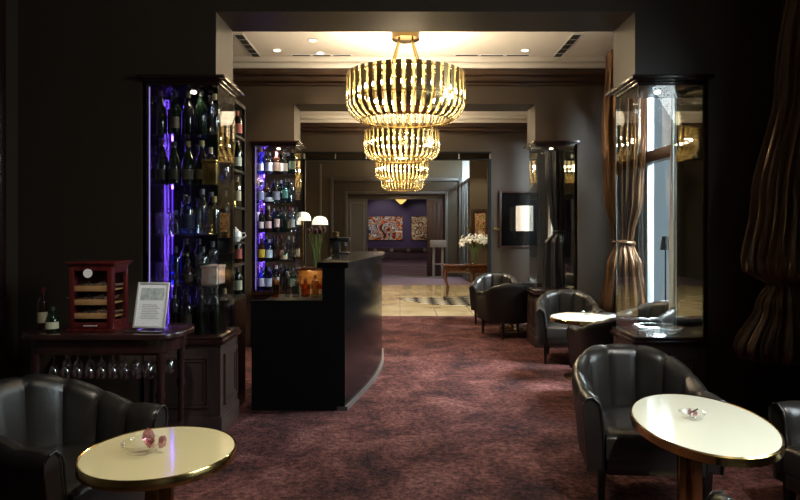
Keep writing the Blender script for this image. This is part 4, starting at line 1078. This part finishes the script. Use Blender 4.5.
DAY = (.86, .95, 1.0)
area(3.6, 1.6, 2.9, 2.2, 2.2, 260, DAY, (.2, 2.2, .4))
spot(1.5, 1.2, CE-.05, 270, (1, .95, .85), 36, .5, (1.3, 2.6, .57)); spot(-.6, 1.9, CE-.05, 165, (1, .95, .88), 20, .7, (-1.62, 3.5, .95)); spot(.2, 1.5, CE-.05, 210, (1, .88, .66), 32, .5, (-.9, 2.25, .57))  # added spots that brighten the near tables and the console
area(3.9, 5.2, 3.3, 1.8, 2.2, 1400, DAY, (1.2, 5.9, .0))
area(3.9, 8.9, 3.3, 1.8, 2.2, 900, DAY, (1.0, 9.3, 0))
area(2.35, 16.3, 3.0, .3, .5, 60, (.7, .9, 1), (1.95, 17.5, .8))  # added lamp that lights the pale wall beyond the side window
# cabinet spots
for cx, cy, p, c in ((-1.40, 4.14, 9, (1, .85, .62)), (-1.476, 7.17, 75, (.78, .80, 1)), (1.84, 4.29, 6, (1, .9, .75)), (1.84, 7.3, 12, (1, .9, .75))):
    spot(cx, cy, TZ-.03, p, c, 100, .8)
for yy, p in ((4.44, 1.6), (7.46, 2.2)):
    area(-1.695, yy+.03, 1.53, .015, 1.66, p*.8, (.22, .09, 1.0), (-1.3, yy-.25, 1.53))  # violet lamps added along the LED strips to throw their glow, not daylight
point(-1.27, 8.40, .78, 1.2, (1, .6, .2), .03)
point(-1.0, 5.6, 1.02, 1.2, (1, .65, .3), .03)
spot(-.9, 27, 3.4, 160, (1, .9, .75), 60, .6, (-.8, 29.5, 1.4)); spot(1.2, 27, 3.4, 90, (1, .9, .75), 50, .6, (1.0, 29.5, 1.4))
point(0, 23, 3.2, 45, (1, .8, .75), .2)
spot(2.0, 14.6, 3.3, 50, (1, .85, .6), 70, .6, (2.05, 15.7, 1.4))
for x in (-1.5, 0, 1.6):
    for yy in (11.3, 13.4): spot(x, yy, 3.35, 190, (1, .88, .68), 75, .7)  # spots added to brighten the marble floor

w = bpy.data.worlds.new('daylight_sky'); sc.world = w; w.use_nodes = True
nt = w.node_tree; bg = nt.nodes['Background']
bg.inputs[0].default_value = (.52, .68, .80, 1); bg.inputs[1].default_value = .48

# ------------------------------------------------------------------ camera
cd = bpy.data.cameras.new('camera'); cam = bpy.data.objects.new('camera', cd); COL.objects.link(cam)
cam.location = (0, 0, EYE); cam.rotation_euler = (PI/2, 0, 0)
cd.sensor_width = 36; cd.lens = 36*F/800; cd.shift_y = -(250-HY)/800; cd.clip_start = .05; cd.clip_end = 100
sc.camera = cam
sc.view_settings.view_transform = 'Standard'; sc.view_settings.look = 'None'; sc.view_settings.gamma = 1
sc.view_settings.exposure = 0
try:
    sc.cycles.max_bounces = 10; sc.cycles.transparent_max_bounces = 24; sc.cycles.sample_clamp_indirect = 4; sc.cycles.caustics_reflective = False; sc.cycles.caustics_refractive = False
    sc.cycles.use_denoising = True
except Exception: pass
